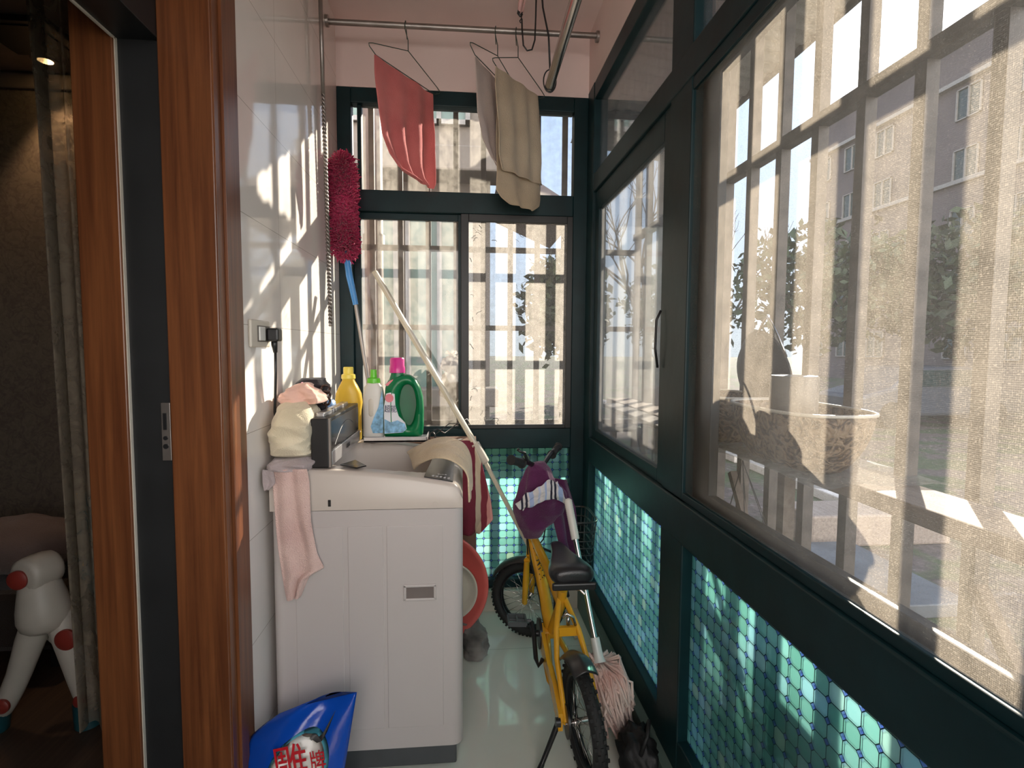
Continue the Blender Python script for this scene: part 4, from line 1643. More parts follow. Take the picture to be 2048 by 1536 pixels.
# ------------------------------------------------------------------ wall fittings
t = thing('wall_socket', 'ivory double wall socket with a rocker switch on the tiled wall', 'socket', (XL, 1.63, 1.32))
box('plate', XL, XL + .010, 1.555, 1.700, 1.278, 1.356, M['ivory'], t, bevel=.004)
box('bezel', XL + .008, XL + .013, 1.598, 1.690, 1.294, 1.340, plain('dark bezel plastic', (.08, .07, .06), .4), t, bevel=.001)  # dark brown surround behind the rocker
box('rocker', XL + .010, XL + .0165, 1.601, 1.645, 1.297, 1.337, M['socket_metal'], t, bevel=.002)
t = thing('power_plug', 'black angled plug with its flex running down behind the clothes', 'plug', (-.565, 1.675, 1.06))
box('plug_body', XL + .0135, XL + .048, 1.655, 1.695, 1.295, 1.335, M['black'], t, bevel=.006)
MB().tube([(-.56, 1.675, 1.30), (-.56, 1.675, 1.285), (-.558, 1.676, 1.262)], [.009, .009, .006], 12).make('strain_relief', M['black'], t, smooth=True)
b = MB()
b.tube([(-.558, 1.676, 1.27), (-.560, 1.680, 1.20), (-.566, 1.69, 1.13), (-.572, 1.70, 1.08), (-.575, 1.72, 1.05), (-.578, 1.86, 1.02), (-.57, 1.95, .96)], .0042, 10)
b.make('flex', M['black'], t, smooth=True)

# twisted rod hanging by the tiled wall
t = thing('hooked_rod', 'long twisted steel rod hanging upright beside the tiled wall', 'rod', (-.565, 2.36, 1.37))
MB().cyl((-.562, 2.295, 2.79), (-.562, 2.32, 2.30), .0085, .0085, seg=12).make('tube', M['steel_dull'], t, smooth=True)
b = MB()
for ph in (0, PI):
    pts = []
    for k in range(260):
        s_ = k / 259
        p = Vector((-.562, 2.32 + .06 * s_, 2.31 - .94 * s_))
        a = ph + s_ * 2 * PI * 30
        pts.append(p + Vector((math.cos(a), math.sin(a), 0)) * .0045)
    b.tube(pts, .0048, 6)
b.make('twisted_shaft', M['steel_dull'], t, smooth=True)

# drying rails
t = thing('drying_rail', 'dull steel drying rail fixed across the balcony below the ceiling', 'rail', (0, 2.5, 2.685))
MB().cyl((XL + .003, 2.5, 2.685), (XR - .003, 2.5, 2.692), .0125, seg=20).make('tube', M['steel_dull'], t, smooth=True, auto=40)
for x in (XL + .001, XR - .013):
    MB().cyl((x, 2.5, 2.688), (x + .012, 2.5, 2.688), .024, seg=24).make('flange', M['steel_dull'], t, smooth=True, auto=40)
t = thing('hanging_pole', 'shiny stainless steel clothes pole hung lengthwise near the ceiling', 'pole', (.35, 1.0, 2.35))
MB().tube([(.357, 2.29, 2.355), (.350, 1.9, 2.352), (.32, -.5, 2.35)], .019, 24).make('tube', M['chrome'], t, smooth=True, auto=40)
MB().tube([Vector((.357, 2.27, 2.375)) + Vector((.026 * math.cos(a), .004, .045 * math.sin(a))) for a in [2 * PI * k / 22 for k in range(22)]], .0028, 8, closed=True).make('ring', M['black'], t, smooth=True)
MB().lathe([(.001, -.002), (.0195, -.002), (.0195, .010), (.001, .010)], (.357, 2.285, 2.355), 24, Matrix.Rotation(R(90), 3, 'X')).make('end_cap', M['black'], t, smooth=True, auto=40)
b = MB()
b.tube([(.357, 2.27, 2.42), (.35, 2.27, 2.55), (.325, 2.27, 2.66), (.315, 2.27, 2.79)], .004, 8)
b.make('cord', M['black'], t, smooth=True)
t = thing('pulley_hook', 'pink enamelled pulley bracket with a small hook and looped cord under the ceiling', 'pulley', (.24, 2.30, 2.60))
b = MB()
b.tube([(.245, 2.30, 2.79), (.238, 2.30, 2.70), (.232, 2.30, 2.655)], [.012, .010, .007], 12)
b.tube([(.262, 2.30, 2.79), (.258, 2.30, 2.72), (.246, 2.30, 2.655)], .004, 8)
b.make('bracket', plain('pinkish enamel', (.55, .32, .30), .35), t, smooth=True)
b = MB()
b.tube([(.232, 2.30, 2.665), (.228, 2.30, 2.650), (.236, 2.30, 2.640), (.243, 2.30, 2.648)], .006, 10)
b.tube([(.244, 2.30, 2.655), (.240, 2.30, 2.628), (.234, 2.30, 2.620), (.238, 2.30, 2.612)], .0025, 8)
b.make('hook', M['black'], t, smooth=True)
b = MB()
b.tube([(.305, 2.32, 2.79), (.303, 2.32, 2.66), (.300, 2.32, 2.56), (.288, 2.32, 2.52), (.268, 2.32, 2.515), (.252, 2.32, 2.535), (.246, 2.32, 2.60), (.245, 2.32, 2.64)], .0035, 8)
b.make('cord', M['black'], t, smooth=True)

# hangers and towels
M['hanger'] = plain('dark green coated wire', (.035, .06, .045), .35)


def hanger(neck, near, far, drop, label):
    n, a, f_ = Vector(neck), Vector(near), Vector(far)
    t = thing('wire_hanger', label, 'hanger', (n.x, n.y, n.z - .15), 'wire hangers on the drying rail')
    hk = [(n.x, n.y, n.z), (n.x - .004, n.y, n.z + .05), (n.x - .012, n.y - .008, n.z + .085), (n.x - .008, n.y - .018, n.z + .11)]
    c = Vector((n.x, 2.5, 2.689))
    pts = [n, n + Vector((0, 0, .045)), Vector((n.x - .012, 2.5 - .018, 2.665)), Vector((n.x - .012, 2.5 - .018, 2.689))]
    for k in range(1, 9):
        an = PI - k * PI / 9 * 1.15
        pts.append(Vector((n.x - .010, 2.5 + .0175 * math.cos(an), 2.689 + .0165 * math.sin(an))))
    pts.append(Vector((n.x - .006, 2.5 + .019, 2.64)))
    MB().tube(pts, .0019, 8).make('hook', M['hanger'], t, smooth=True)
    low = Vector((0, 0, -drop))
    d = (f_ - a).normalized()
    sh = [n, n.lerp(a, .5), a.lerp(n, .06), a + Vector((0, 0, -.006)) - d * .008, a + low * .45 - d * .006, a + low + d * .03, (a + f_) / 2 + low, f_ + low - d * .03, f_ + low * .45 + d * .006, f_ + Vector((0, 0, -.006)) + d * .008, f_.lerp(n, .06), n.lerp(f_, .5)]
    MB().tube(sh, .0019, 8, closed=True).make('frame', M['hanger'], t, smooth=True)
    return t


hanger((-.238, 2.5, 2.581), (-.370, 2.305, 2.505), (-.112, 2.668, 2.500), .035, 'green wire hanger carrying the pink towel')
hanger((.156, 2.5, 2.581), (.035, 2.28, 2.515), (.268, 2.655, 2.50), .035, 'wire hanger carrying the whitish towel, partly behind its neighbour')
hanger((.248, 2.5, 2.579), (.132, 2.37, 2.505), (.385, 2.645, 2.495), .035, 'wire hanger carrying the beige towel, nearest the side window')
M['pink'] = fabric('coral pink towelling', (.74, .20, .20), (.82, .27, .26), bs=300, bump=.7, trans=.25)
M['offwhite'] = fabric('off white towelling', (.62, .52, .48), (.70, .60, .54), bs=300, bump=.7, trans=.25)
M['beige'] = fabric('beige towelling', (.62, .50, .36), (.70, .58, .42), bs=300, bump=.8, trans=.3)
rw = [(0, -.360, 2.325, 2.470, -.140, 2.635, 2.462), (.12, -.358, 2.325, 2.42, -.139, 2.64, 2.41), (.45, -.350, 2.33, 2.26, -.137, 2.64, 2.29), (.65, -.338, 2.345, 2.165, -.135, 2.64, 2.19), (.82, -.315, 2.37, 2.09, -.134, 2.64, 2.10), (.93, -.285, 2.42, 2.055, -.134, 2.64, 2.05), (1, -.215, 2.52, 2.045, -.142, 2.63, 2.025)]
o = hang_sheet(rw, 50, 70, .017, 3, 1).make('towel', M['pink'], smooth=True, solid=.006, sub=1)
tag(o, 'coral pink towel hanging from the left wire hanger', 'towel')
rw = [(0, .050, 2.33, 2.485, .215, 2.60, 2.47), (.2, .052, 2.33, 2.40, .225, 2.60, 2.39), (.5, .060, 2.34, 2.27, .235, 2.60, 2.25), (.72, .085, 2.36, 2.17, .24, 2.60, 2.14), (.9, .125, 2.40, 2.10, .25, 2.60, 2.07), (1, .17, 2.45, 2.065, .24, 2.60, 2.04)]
o = hang_sheet(rw, 40, 60, .010, 3, 7).make('towel', M['offwhite'], smooth=True, solid=.005, sub=1)
tag(o, 'off white towel hanging behind the beige one', 'towel')
rw = [(0, .140, 2.375, 2.475, .350, 2.600, 2.462), (.2, .139, 2.37, 2.40, .360, 2.60, 2.38), (.5, .150, 2.37, 2.25, .368, 2.60, 2.24), (.8, .158, 2.38, 2.12, .372, 2.60, 2.12), (1, .172, 2.39, 2.055, .372, 2.60, 2.05)]
o = hang_sheet(rw, 44, 60, .015, 3, 3).make('beige_towel', M['beige'], smooth=True, solid=.006, sub=1)
tag(o, 'beige towel with a golden sunlit lower flap, nearest the side window', 'towel')
rw = [(0, .146, 2.385, 2.470, .348, 2.615, 2.458), (.4, .150, 2.40, 2.25, .365, 2.62, 2.24), (.8, .152, 2.41, 2.04, .368, 2.62, 2.05), (.9, .150, 2.41, 1.975, .372, 2.62, 1.99), (.96, .175, 2.43, 1.945, .368, 2.61, 1.955), (1, .22, 2.47, 1.925, .33, 2.58, 1.925)]
b = hang_sheet(rw, 40, 60, .012, 2, 11)
b.make('back_flap', M['beige'], o, smooth=True, solid=.006, sub=1)

# duster
t = thing('feather_duster', 'tall duster with a fluffy magenta head and blue grip, leaning in the corner', 'duster', (-.30, 2.52, FL))
M['fluff'] = fabric('magenta chenille', (.34, .012, .06), (.52, .04, .13), bs=200, bump=.5, var=.3)
rd = random.Random(4)
b = MB()
p0, p1 = Vector((-.525, 2.50, 2.075)), Vector((-.521, 2.50, 1.72))
b.tube([p0 + Vector((0, 0, .01)), p0, p0.lerp(p1, .1), p0.lerp(p1, .5), p0.lerp(p1, .9), p1, p1 - Vector((0, 0, .01))], [.012, .030, .040, .041, .041, .028, .01], 20)
for i in range(4200):
    s_ = rd.random() * 1.3 - .15
    a = rd.random() * 2 * PI
    c = p0.lerp(p1, min(1, max(0, s_)))
    d = Vector((math.cos(a), math.sin(a), 0))
    if s_ < 0 or s_ > 1:
        el = rd.random() * PI / 2
        d = d * math.cos(el) + Vector((0, 0, (1 if s_ < 0 else -1) * math.sin(el)))
    L_ = rd.uniform(.050, .064)
    q = c + d * L_ * .62
    e_ = c + d * L_ + Vector((rd.gauss(0, .006), rd.gauss(0, .006), rd.gauss(0, .006)))
    m_ = (q + e_) / 2 + Vector((rd.gauss(0, .004), rd.gauss(0, .004), rd.gauss(0, .004)))
    b.tube([q, m_, e_], [.0028, .0034, .0022], 4)
b.norecalc = True
b.make('head', M['fluff'], t)
MB().tube([(-.521, 2.50, 1.73), (-.505, 2.50, 1.60), (-.479, 2.502, 1.47)], [.013, .015, .012], 14).make('grip', plain('blue plastic grip', (.06, .26, .62), .35), t, smooth=True, auto=40)
MB().tube([(-.480, 2.502, 1.475), (-.43, 2.505, 1.13), (-.36, 2.51, .62), (-.27, 2.52, FL + .004)], .0085, 14).make('pole', M['steel_dull'], t, smooth=True, auto=40)

# clear pole
t = thing('extending_pole', 'pale ivory plastic covered pole leaning diagonally across the far window', 'pole', (.5, 2.35, FL))
MB().bar((-.395, 2.50, 1.62), (.088, 2.42, .79), .030, .022).make('outer_sleeve', M['ivory2'] if 'ivory2' in M else plain('yellowed clear plastic', (.58, .52, .40), .3), t, bevel=.004)
MB().bar((-.385, 2.487, 1.61), (.080, 2.407, .81), .008, .004).make('slot_line', M['white_pl'], t)
MB().bar((.055, 2.425, .85), (.105, 2.418, .76), .040, .034).make('collar', plain('cloudy collar', (.55, .50, .42), .35), t, bevel=.006)
MB().bar((.095, 2.42, .775), (.52, 2.36, FL + .004), .020, .018).make('inner_rod', plain('pale rod', (.60, .54, .42), .3), t, bevel=.003)

# ------------------------------------------------------------------ bicycle
M['yellow_paint'] = plain('yellow bicycle paint', (.72, .36, .02), .25, var=.08)
M['spoke'] = plain('bright spokes', (.65, .63, .60), .25, 1)
t = thing('bicycle', "yellow child's bicycle standing between the washing machine and the side window", 'bicycle', (.34, 1.95, FL), None)


def wheel(c, hx, R_, name, knob=True):
    """c hub centre, hx axle direction"""
    hx = Vector(hx).normalized()
    upv = Vector((0, 0, 1))
    fv = upv.cross(hx).normalized()
    upv = hx.cross(fv)

    def P_(a, r, o=0):
        return Vector(c) + (fv * math.cos(a) + upv * math.sin(a)) * r + hx * o
    b = MB()
    n = 72
    rings = []
    for k in range(n):
        a = 2 * PI * k / n
        ring = []
        for j in range(14):
            q = 2 * PI * j / 14
            ring.append(P_(a, R_ - .022 + .022 * math.cos(q), .021 * math.sin(q)))
        rings.append(ring)
    b.rings(rings, closed=True)
    if knob:
        for k in range(60):
            a = 2 * PI * k / 60
            for o_ in ((-.010, .010) if k % 2 else (-.017, 0, .017)):
                cc = P_(a, R_ - (.0005 if abs(o_) < .012 else .006), o_)
                e1 = (fv * -math.sin(a) + upv * math.cos(a)) * .0045
                e2 = hx * .0042
                e3 = (fv * math.cos(a) + upv * math.sin(a)) * .003
                vs = [b.b.verts.new(cc + e1 * i + e2 * j + e3 * l) for l in (-1, 1) for i, j in ((-1, -1), (1, -1), (1, 1), (-1, 1))]
                for q in ((3, 2, 1, 0), (4, 5, 6, 7), (0, 1, 5, 4), (1, 2, 6, 5), (2, 3, 7, 6), (3, 0, 4, 7)):
                    b._f([vs[z] for z in q])
    tr = b.make(name, M['rubber'], t, smooth=True, auto=40)
    b = MB()
    for o_ in (-.011, .011):
        b.tube([P_(2 * PI * k / n, R_ - .046, o_) for k in range(n)], .0042, 8, closed=True)
    rings = [[P_(2 * PI * k / n, R_ - .044 + .003 * dz, o_) for o_, dz in ((-.011, 1), (.011, 1), (.011, 0), (-.011, 0))] for k in range(n)]
    b.rings(rings, closed=True)
    b.make('rim', M['black'], tr, smooth=True, auto=40)
    b = MB()
    for k in range(28):
        a = 2 * PI * k / 28
        sd = 1 if k % 2 else -1
        a2 = a + (.9 if (k // 2) % 2 else -.9)
        b.tube([P_(a, R_ - .046, 0), P_(a2, .017, sd * .025)], .0011, 5)
    b.make('spokes', M['spoke'], tr, smooth=True)
    b = MB()
    b.cyl(P_(0, 0, -.034), P_(0, 0, .034), .011)
    b.cyl(P_(0, 0, -.028), P_(0, 0, -.024), .020)
    b.cyl(P_(0, 0, .024), P_(0, 0, .028), .020)
    b.cyl(P_(0, 0, -.058), P_(0, 0, .058), .005)
    b.make('hub', M['chrome'], tr, smooth=True, auto=40)
    return P_


RW = (.372, 1.575, .127)
FWc = (.300, 2.405, .127)
RR = .176
wheel(RW, (1, .10, .06), RR, 'rear_wheel')
wheel(FWc, (.42, .90, .0), RR, 'front_wheel', knob=True)
fr = MB()
hd0, hd1 = (.300, 2.335, .350), (.303, 2.310, .470)
fr.cyl(hd0, hd1, .0195)
fr.tube([(.302, 2.315, .452), (.318, 2.13, .355), (.332, 1.955, .215)], [.0225, .0235, .0235], 18)
fr.tube([(.304, 2.315, .462), (.325, 2.06, .432), (.346, 1.83, .375)], [.017, .018, .016], 16)
fr.tube([(.3465, 1.80, .445), (.345, 1.83, .375), (.334, 1.955, .21)], [.017, .0175, .0175], 16)
fr.cyl((.295, 1.955, .205), (.372, 1.955, .205), .021)
for sx_ in (-1, 1):
    ax_ = Vector(RW) + Vector((sx_ * .056, sx_ * .005, 0))
    fr.tube([(.334 + sx_ * .018, 1.945, .205), (.345 + sx_ * .042, 1.80, .175), ax_], [.011, .010, .009], 12)
    fr.tube([(.346 + sx_ * .010, 1.815, .405), (.352 + sx_ * .038, 1.74, .33), (.358 + sx_ * .050, 1.69, .26), ax_], [.010, .010, .009, .008], 12)
fr.bar((.315, 1.745, .325), (.395, 1.745, .325), .016, .03)
fr.make('frame', M['yellow_paint'], t, smooth=True, auto=50)
fk = MB()
ax_d = Vector((.42, .90, 0)).normalized()
fd_ = Vector((-.90, .42, 0))
crown = Vector((.300, 2.345, .345))
fk.tube([crown - ax_d * .045, crown, crown + ax_d * .045], .014, 12)
for s_ in (-1, 1):
    fk.tube([crown + ax_d * .045 * s_, crown + ax_d * .048 * s_ + Vector((0, .02, -.10)), Vector(FWc) + ax_d * .05 * s_ + Vector((0, 0, .0))], [.0125, .015, .012], 12)
fk.make('fork', M['yellow_paint'], t, smooth=True, auto=50)


def guard(c, hx, R_, a0, a1, w, name):
    hx = Vector(hx).normalized()
    fv = Vector((0, 0, 1)).cross(hx).normalized()
    upv = hx.cross(fv)
    b = MB()

    def fn(u, v):
        a = R(a0 + (a1 - a0) * u)
        x = (v - .5) * 2
        rr = R_ + .019 - .016 * abs(x) ** 2.2 + .004 * math.exp(-(x * 3) ** 2)
        return Vector(c) + (fv * math.cos(a) + upv * math.sin(a)) * rr + hx * (x * w)
    b.grid(fn, 30, 12)
    return b.make(name, M['black_guard'], t, smooth=True, solid=.003)


M['black_guard'] = plain('satin black mudguard', (.03, .028, .028), .3)
guard(RW, (1, .10, .06), RR, 35, 106, .038, 'mudguard')
guard(FWc, (.42, .90, 0), RR, 30, 168, .038, 'mudguard')
b = MB()
rings = []
for u, hw, zc, hh in ((0, .012, .553, .010), (.06, .022, .556, .016), (.2, .027, .560, .02), (.4, .036, .560, .022), (.6, .056, .558, .026), (.78, .072, .560, .030), (.92, .074, .562, .032), (.985, .062, .560, .026), (1, .040, .558, .014)):
    y = 1.945 - .345 * u * .93
    ring = []
    cx_ = .342 + .006 * u
    for k in range(28):
        a = 2 * PI * k / 28
        ring.append(Vector((cx_ + hw * math.copysign(abs(math.cos(a)) ** .75, math.cos(a)), y, zc + (hh * max(math.sin(a), 0) ** .8 if math.sin(a) > 0 else -.8 * hh * min(1, abs(math.sin(a)) * 1.6)))))
    rings.append(ring)
b.rings(rings)
sd_ = b.make('saddle', plain('black vinyl', (.018, .018, .02), .28, bump=.15, bs=400), t, smooth=True, sub=1)
b = MB()
b.box(.278, .418, 1.612, 1.628, .525, .548)
b.make('saddle_rim', M['black'], sd_, bevel=.005)
b = MB()
b.tube([(.347, 1.79, .46), (.347, 1.775, .54)], .0115, 14)
b.cyl((.325, 1.795, .452), (.375, 1.795, .452), .006)
b.tube([(.375, 1.795, .452), (.405, 1.785, .448), (.418, 1.775, .436)], .006, 8)
b.make('seat_post', M['chrome'], t, smooth=True, auto=40)
b = MB()
b.tube([(.303, 2.31, .465), (.307, 2.285, .56), (.316, 2.24, .70), (.325, 2.215, .765)], [.019, .016, .015, .018], 14)
b.make('stem', M['black'], t, smooth=True)
hbd = Vector((.50, .866, 0)).normalized()
hc = Vector((.325, 2.215, .775))
gl = Vector((.186, 2.0, .858))
gr = hc + hbd * .22 + Vector((0, 0, .06))
b = MB()
b.tube([gl, gl + (hc - gl) * .45 + Vector((0, 0, .012)), hc, hc + (gr - hc) * .55 + Vector((0, 0, .01)), gr], .0105, 12)
b.make('handlebar', M['black'], t, smooth=True)
for a_, b_ in ((gl - (hc - gl).normalized() * .012, gl + (hc - gl).normalized() * .085), (gr, gr - (gr - hc).normalized() * .09)):
    MB().tube([a_, a_.lerp(b_, .1), a_.lerp(b_, .12), a_.lerp(b_, .95), b_], [.019, .019, .0155, .0165, .021], 16).make('grip', M['rubber'], t, smooth=True, auto=40)
b = MB()
g0 = gl + (hc - gl).normalized() * .11
b.tube([g0, g0 + Vector((.01, -.01, .014)), gl + Vector((.045, -.012, .030)), gl + Vector((.028, -.012, .035)), gl + Vector((.018, -.012, .045))], [.009, .007, .0055, .005, .006], 8)
b.make('brake_lever', M['black'], t, smooth=True)
b = MB()
b.tube([(.30, 2.20, .72), (.272, 2.24, .60), (.275, 2.27, .47), (.283, 2.29, .38)], .0028, 7)
b.tube([(.325, 2.20, .72), (.365, 2.22, .60), (.345, 2.25, .46), (.31, 2.28, .40)], .0028, 7)
b.tube([(.27, 2.22, .50), (.28, 2.15, .40), (.30, 2.05, .30), (.312, 1.96, .20), (.30, 1.75, .16)], .0025, 7)
b.make('cable', M['black'], t, smooth=True)
b = MB()
b.cyl((.284, 1.955, .205), (.294, 1.955, .205), .055, seg=36)
b.make('chainring', M['black'], t, smooth=True, auto=40)
b = MB()
b.tube([(.262, 1.955, .205 + .04), (.258, 1.955, .25), (.262, 1.93, .235), (.262, 1.86, .165), (.268, 1.83, .155), (.285, 1.85, .165)], .0085, 10)
b.cyl((.262, 1.955, .205), (.30, 1.955, .205), .012)
b.tube([(.262, 1.955, .215), (.256, 1.95, .25)], .009, 8)
b.make('crank', M['black'], t, smooth=True, auto=40)
b = MB()
b.cyl((.256, 1.955, .255), (.165, 1.955, .262), .006)
for y in (1.925, 1.985):
    b.bar((.170, y, .262), (.235, y, .258), .008, .018)
for x in (.170, .203, .235):
    b.bar((x, 1.925, .260), (x, 1.985, .260), .007, .014)
b.make('pedal', M['dark_grey'], t)
b = MB()
rings = []
for x in (.288, .302):
    rings.append([Vector((x + (.006 if k > 9 else 0), 1.955 - (.38 * (k / 19.)), .205 - .08 * (k / 19.) + (.040 - .012 * k / 19.))) for k in range(20)] + [Vector((x + (.006 if k > 9 else 0), 1.955 - (.38 * (k / 19.)), .205 - .08 * (k / 19.) - (.040 - .012 * k / 19.))) for k in range(19, -1, -1)])
b.rings(rings)
b.make('chain_guard', M['yellow_paint'], t)
b = MB()
b.tube([(.303, 1.60, .12), (.285, 1.61, .06), (.250, 1.60, -.02), (.235, 1.585, FL + .008)], [.010, .009, .008, .011], 10)
b.make('kickstand', M['black'], t, smooth=True)
b = MB()
b.cyl((.300, 1.575, .127), (.285, 1.575, .127), .014)
b.cyl((.318, 1.577, .127), (.325, 1.577, .127), .048, seg=32)
b.make('brake_drum', M['black'], t, smooth=True, auto=40)
b = MB()
b.cyl((.355, 1.745, .345), (.355, 1.745, .375), .006)
b.tube([(.335, 1.745, .372), (.350, 1.745, .385), (.372, 1.745, .372), (.380, 1.74, .345)], .005, 8)
b.make('brake_arm', M['chrome'], t, smooth=True)
# lettering along the down tube
dA, dB = Vector((.302, 2.315, .452)), Vector((.332, 1.955, .215))
for i, ch in enumerate('BEITONGLE'):
    s_ = .16 + .052 * i
    p = dA.lerp(Vector((.318, 2.13, .355)), min(1, s_ / .5)) if s_ < .5 else Vector((.318, 2.13, .355)).lerp(dB, (s_ - .5) / .5)
    text('frame_letter', ch, .036, p + Vector((-.002, -.004, .0245)), (R(38), 0, R(-90)), M['black'], t, extrude=.0012)

# wire basket on the bicycle, behind the towel
b = MB()


def bq(u, v):
    a = 2 * PI * u
    x = math.copysign(abs(math.cos(a)) ** .5, math.cos(a))
    y = math.copysign(abs(math.sin(a)) ** .5, math.sin(a))
    return Vector((.515 + x * (.045 + .02 * v), 2.33 + y * (.10 + .02 * v), .33 + .21 * v))


for v in (0, .15, .3, .45, .6, .8, 1):
    b.tube([bq(k / 40, v) for k in range(40)], .0035 if v < 1 else .005, 6, closed=True)
for k in range(16):
    b.tube([bq(k / 16, 0), bq(k / 16, 1)], .0025, 5)
b.tube([(.33, 2.26, .60), (.45, 2.30, .52)], .005, 8)
b.tube([(.31, 2.30, .42), (.46, 2.32, .345)], .005, 8)
b.make('wire_basket', M['black'], t, smooth=True)

# purple towel over the handlebar
M['purple'] = fabric('aubergine towelling', (.085, .018, .065), (.13, .03, .10), bs=260, bump=.8)
rw = [(0, .50, .255, .315, .02, .0), (.13, .55, .233, .36, .05, .0), (.32, .61, .214, .42, .07, .0), (.5, .665, .210, .44, .075, .0), (.72, .725, .220, .41, .07, .0), (.9, .790, .250, .355, .05, .0), (1, .815, .275, .325, .02, .0)]
b = lump(rw, 2.17, nz=.015, fr=7, seed=43, nv=70, seg=110, wr=.5, flat=.8, fold=(.006, 20, 40))
o = b.make('purple_towel', M['purple'], smooth=True)
tag(o, 'aubergine purple towel draped over the bicycle handlebar', 'towel')
hang_sheet([(0, .34, 2.13, .76, .425, 2.16, .74), (.3, .355, 2.12, .62, .468, 2.16, .62), (.6, .395, 2.14, .49, .488, 2.19, .48), (1, .462, 2.17, .315, .490, 2.20, .33)], 30, 50, .020, 2, 5).make('side_fold', M['purple'], o, smooth=True, solid=.010, sub=1)
M['stripecloth'] = stripes('white and pale blue striped cotton', [(.66, .62, .62), (.60, .58, .60), (.36, .44, .66), (.66, .62, .62), (.62, .60, .62), (.02, .02, .04), (.64, .60, .60), (.02, .02, .04), (.64, .60, .60), (.36, .44, .66), (.36, .44, .66), (.64, .60, .60), (.64, .60, .60), (.50, .54, .68)], 0, .12)
A_ = [(.205, 2.075, .665), (.245, 2.065, .705), (.29, 2.06, .735), (.335, 2.07, .76), (.375, 2.09, .755)]
B_ = [(.235, 2.07, .640), (.28, 2.065, .665), (.33, 2.07, .690), (.375, 2.08, .68), (.425, 2.10, .645)]
b = MB()
b.grid(lambda u, v: poly(A_, u).lerp(poly(B_, u), v) + Vector((0, -.010 * math.sin(v * PI) - .010 * noise.noise(Vector((u * 7, v * 5, 1))), .014 * noise.noise(Vector((u * 6, v * 4, 4))))), 50, 20)
o = b.make('baby_shirt', M['stripecloth'], smooth=True, solid=.006, sub=1)
tag(o, 'small white and pale blue striped garment lying on the purple towel', 'clothing')

# mop
t = thing('mop', 'steel mop with white grip and fluffy pink string head beside the bicycle', 'mop', (.54, 1.74, FL))
mp0, mp1 = Vector((.400, 2.00, .700)), Vector((.470, 1.76, .20))
b = MB()
pts = [mp0.lerp(mp1, k / 40 * .26) for k in range(41)]
b.tube([mp0 + Vector((-.002, .003, .006))] + pts, [.008] + [.0145 + (.0012 if k % 2 else 0) for k in range(41)], 16)
b.make('grip', M['white_pl'], t, smooth=True)
MB().tube([mp0.lerp(mp1, .25), mp0.lerp(mp1, .95)], .0095, 16).make('pole', M['chrome'], t, smooth=True, auto=40)
MB().tube([mp0.lerp(mp1, .86), mp0.lerp(mp1, .97), mp1], [.016, .017, .022], 16).make('socket', M['socket_metal'], t, smooth=True, auto=40)
b = MB()
rd = random.Random(9)
hc_ = Vector((.470, 1.775, .185))
for i in range(300):
    a = rd.random() * 2 * PI
    q = rd.random() ** .5
    o1 = hc_ + Vector((.012 * math.cos(a), .012 * math.sin(a), rd.uniform(-.02, .02)))
    tgt = Vector((.525 + .058 * q * math.cos(a), 1.735 + .085 * q * math.sin(a), FL + .01 + .16 * rd.random()))
    m1 = o1.lerp(tgt, .35) + Vector((.030 * math.cos(a), .035 * math.sin(a), .035 + rd.gauss(0, .014)))
    m2 = o1.lerp(tgt, .72) + Vector((rd.gauss(0, .016), rd.gauss(0, .016), .025 + rd.gauss(0, .012)))
    b.tube([o1, m1, m2, tgt], [.0035, .0048, .0050, .0042], 6)
b.make('string_head', fabric('pink mop strings', (.72, .38, .32), (.88, .74, .66), bs=300), t, smooth=True)

# black bag in the corner
b = MB()
b.blob((.545, 1.56, FL + .07), (.060, .10, .075), .35, 3, 32, 5)
b.tube([(.53, 1.50, .06), (.55, 1.50, .12), (.57, 1.54, .14), (.58, 1.58, .10), (.575, 1.60, .05)], .006, 8)
o = b.make('black_bag', plain('black nylon', (.012, .012, .013), .6, bump=.4), smooth=True)
tag(o, 'black nylon bag slumped on the floor against the side window ledge', 'bag')

# blue washing powder bag
cxb, cyb = -.445, 1.40
t = thing('detergent_bag', 'glossy blue washing powder bag with a white oval and red lettering, leaning on the machine', 'bag', (cxb, cyb, FL))


def bagp(u, v, side):
    # u across 0..1, v up 0..1
    z = FL + .004 + v * .37
    xl = -.592 + .0 * v + (.075 * max(0, (v - .72) / .28) ** 1.6) + .010 * v
    xr = -.345 + .052 * v
    ztop = .060 * (1 - u) ** 1.8 * max(0, (v - .6) / .4)
    x = xl + (xr - xl) * u
    th = .055 * (1 - v ** 2.2) * (math.sin(PI * u) ** .55) + .004 * (1 - v)
    w_ = .006 * noise.noise(Vector((u * 5, v * 7, side * 3 + 2))) * math.sin(PI * u)
    return Vector((x, cyb + .10 * v + side * th + w_ - .02 + .008 * math.sin(u * 9 + 2) * v, z - ztop))


b = MB()
n = 30
rings = []
for j in range(41):
    v = j / 40
    rings.append([bagp(k / n, v, -1) for k in range(n + 1)] + [bagp(k / n, v, 1) for k in range(n - 1, 0, -1)])
b.rings(rings)
b.make('pouch', plain('glossy blue film', (.005, .065, .42), .16, var=.12, vs=6, bump=.35, bs=22), t, smooth=True)


def on_bag(pts2, lift, name, m, parent, n_=1):
    b = MB()
    for pl in pts2:
        f_ = [bagp(u, v, -1) + Vector((0, -lift, 0)) for u, v in pl]
        g_ = [p + Vector((0, .0015, 0)) for p in f_]
        b.rings([f_, g_])
    return b.make(name, m, parent)


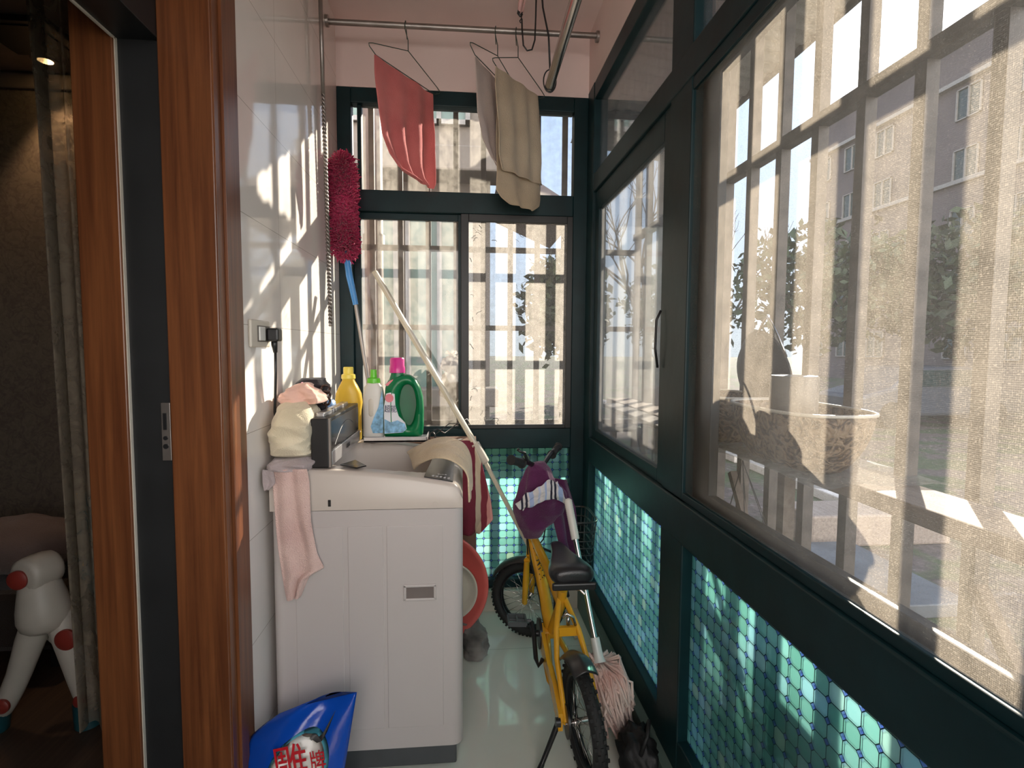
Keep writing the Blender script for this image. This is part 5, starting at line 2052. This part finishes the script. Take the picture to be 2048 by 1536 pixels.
def ell(cu, cv, ru, rv, n_=44, rot_=0):
    return [(cu + ru * math.cos(a) * math.cos(rot_) - rv * math.sin(a) * math.sin(rot_), cv + ru * math.cos(a) * math.sin(rot_) * 1.0 + rv * math.sin(a) * math.cos(rot_)) for a in [2 * PI * k / n_ for k in range(n_)]]


def patch_on_bag(poly_, lift, name, m, parent):
    """filled patch that follows the pouch, fan of rings towards its centre"""
    cu = sum(p[0] for p in poly_) / len(poly_)
    cv = sum(p[1] for p in poly_) / len(poly_)
    b = MB()
    rings = []
    for s_ in (1, .8, .6, .4, .2, .03):
        rings.append([bagp(cu + (u - cu) * s_, cv + (v - cv) * s_, -1) + Vector((0, -lift, 0)) for u, v in poly_])
    b.rings(rings)
    return b.make(name, m, parent, smooth=True)


bagm = bpy.data.objects[[c.name for c in t.children][0]]
patch_on_bag(ell(.56, .56, .285, .25, rot_=.25), .0012, 'oval_ring', plain('cyan print', (.12, .48, .62), .2), bagm)
ov = patch_on_bag(ell(.55, .555, .255, .23, rot_=.25), .0024, 'oval_panel', plain('cream print', (.66, .64, .58), .2), bagm)
red = plain('red print', (.55, .01, .02), .25)
mid = bagp(.50, .56, -1)
text('logo_letters', '雕', .115, bagp(.50, .60, -1) + Vector((0, -.010, 0)), (R(88), R(-8), 0), red, ov, extrude=.0008, sx=.80)
text('logo_letters', '牌', .060, bagp(.745, .615, -1) + Vector((0, -.011, 0)), (R(88), R(-8), 0), red, ov, extrude=.0008, sx=.72)
text('small_letters', '洗衣粉', .036, bagp(.70, .475, -1) + Vector((0, -.010, 0)), (R(88), R(-8), 0), M['ink'], ov, extrude=.0008)
b = MB()
for pl in ([(.655, .735), (.70, .748), (.735, .765), (.80, .90), (.775, .78), (.745, .725), (.70, .715)], [(.64, .735), (.62, .75), (.635, .77), (.68, .765), (.71, .745)]):
    f_ = [bagp(u, v, -1) + Vector((0, -.006, 0)) for u, v in pl]
    b.rings([f_, [p + Vector((0, .0015, 0)) for p in f_]])
b.make('bird_emblem', M['black'], ov)
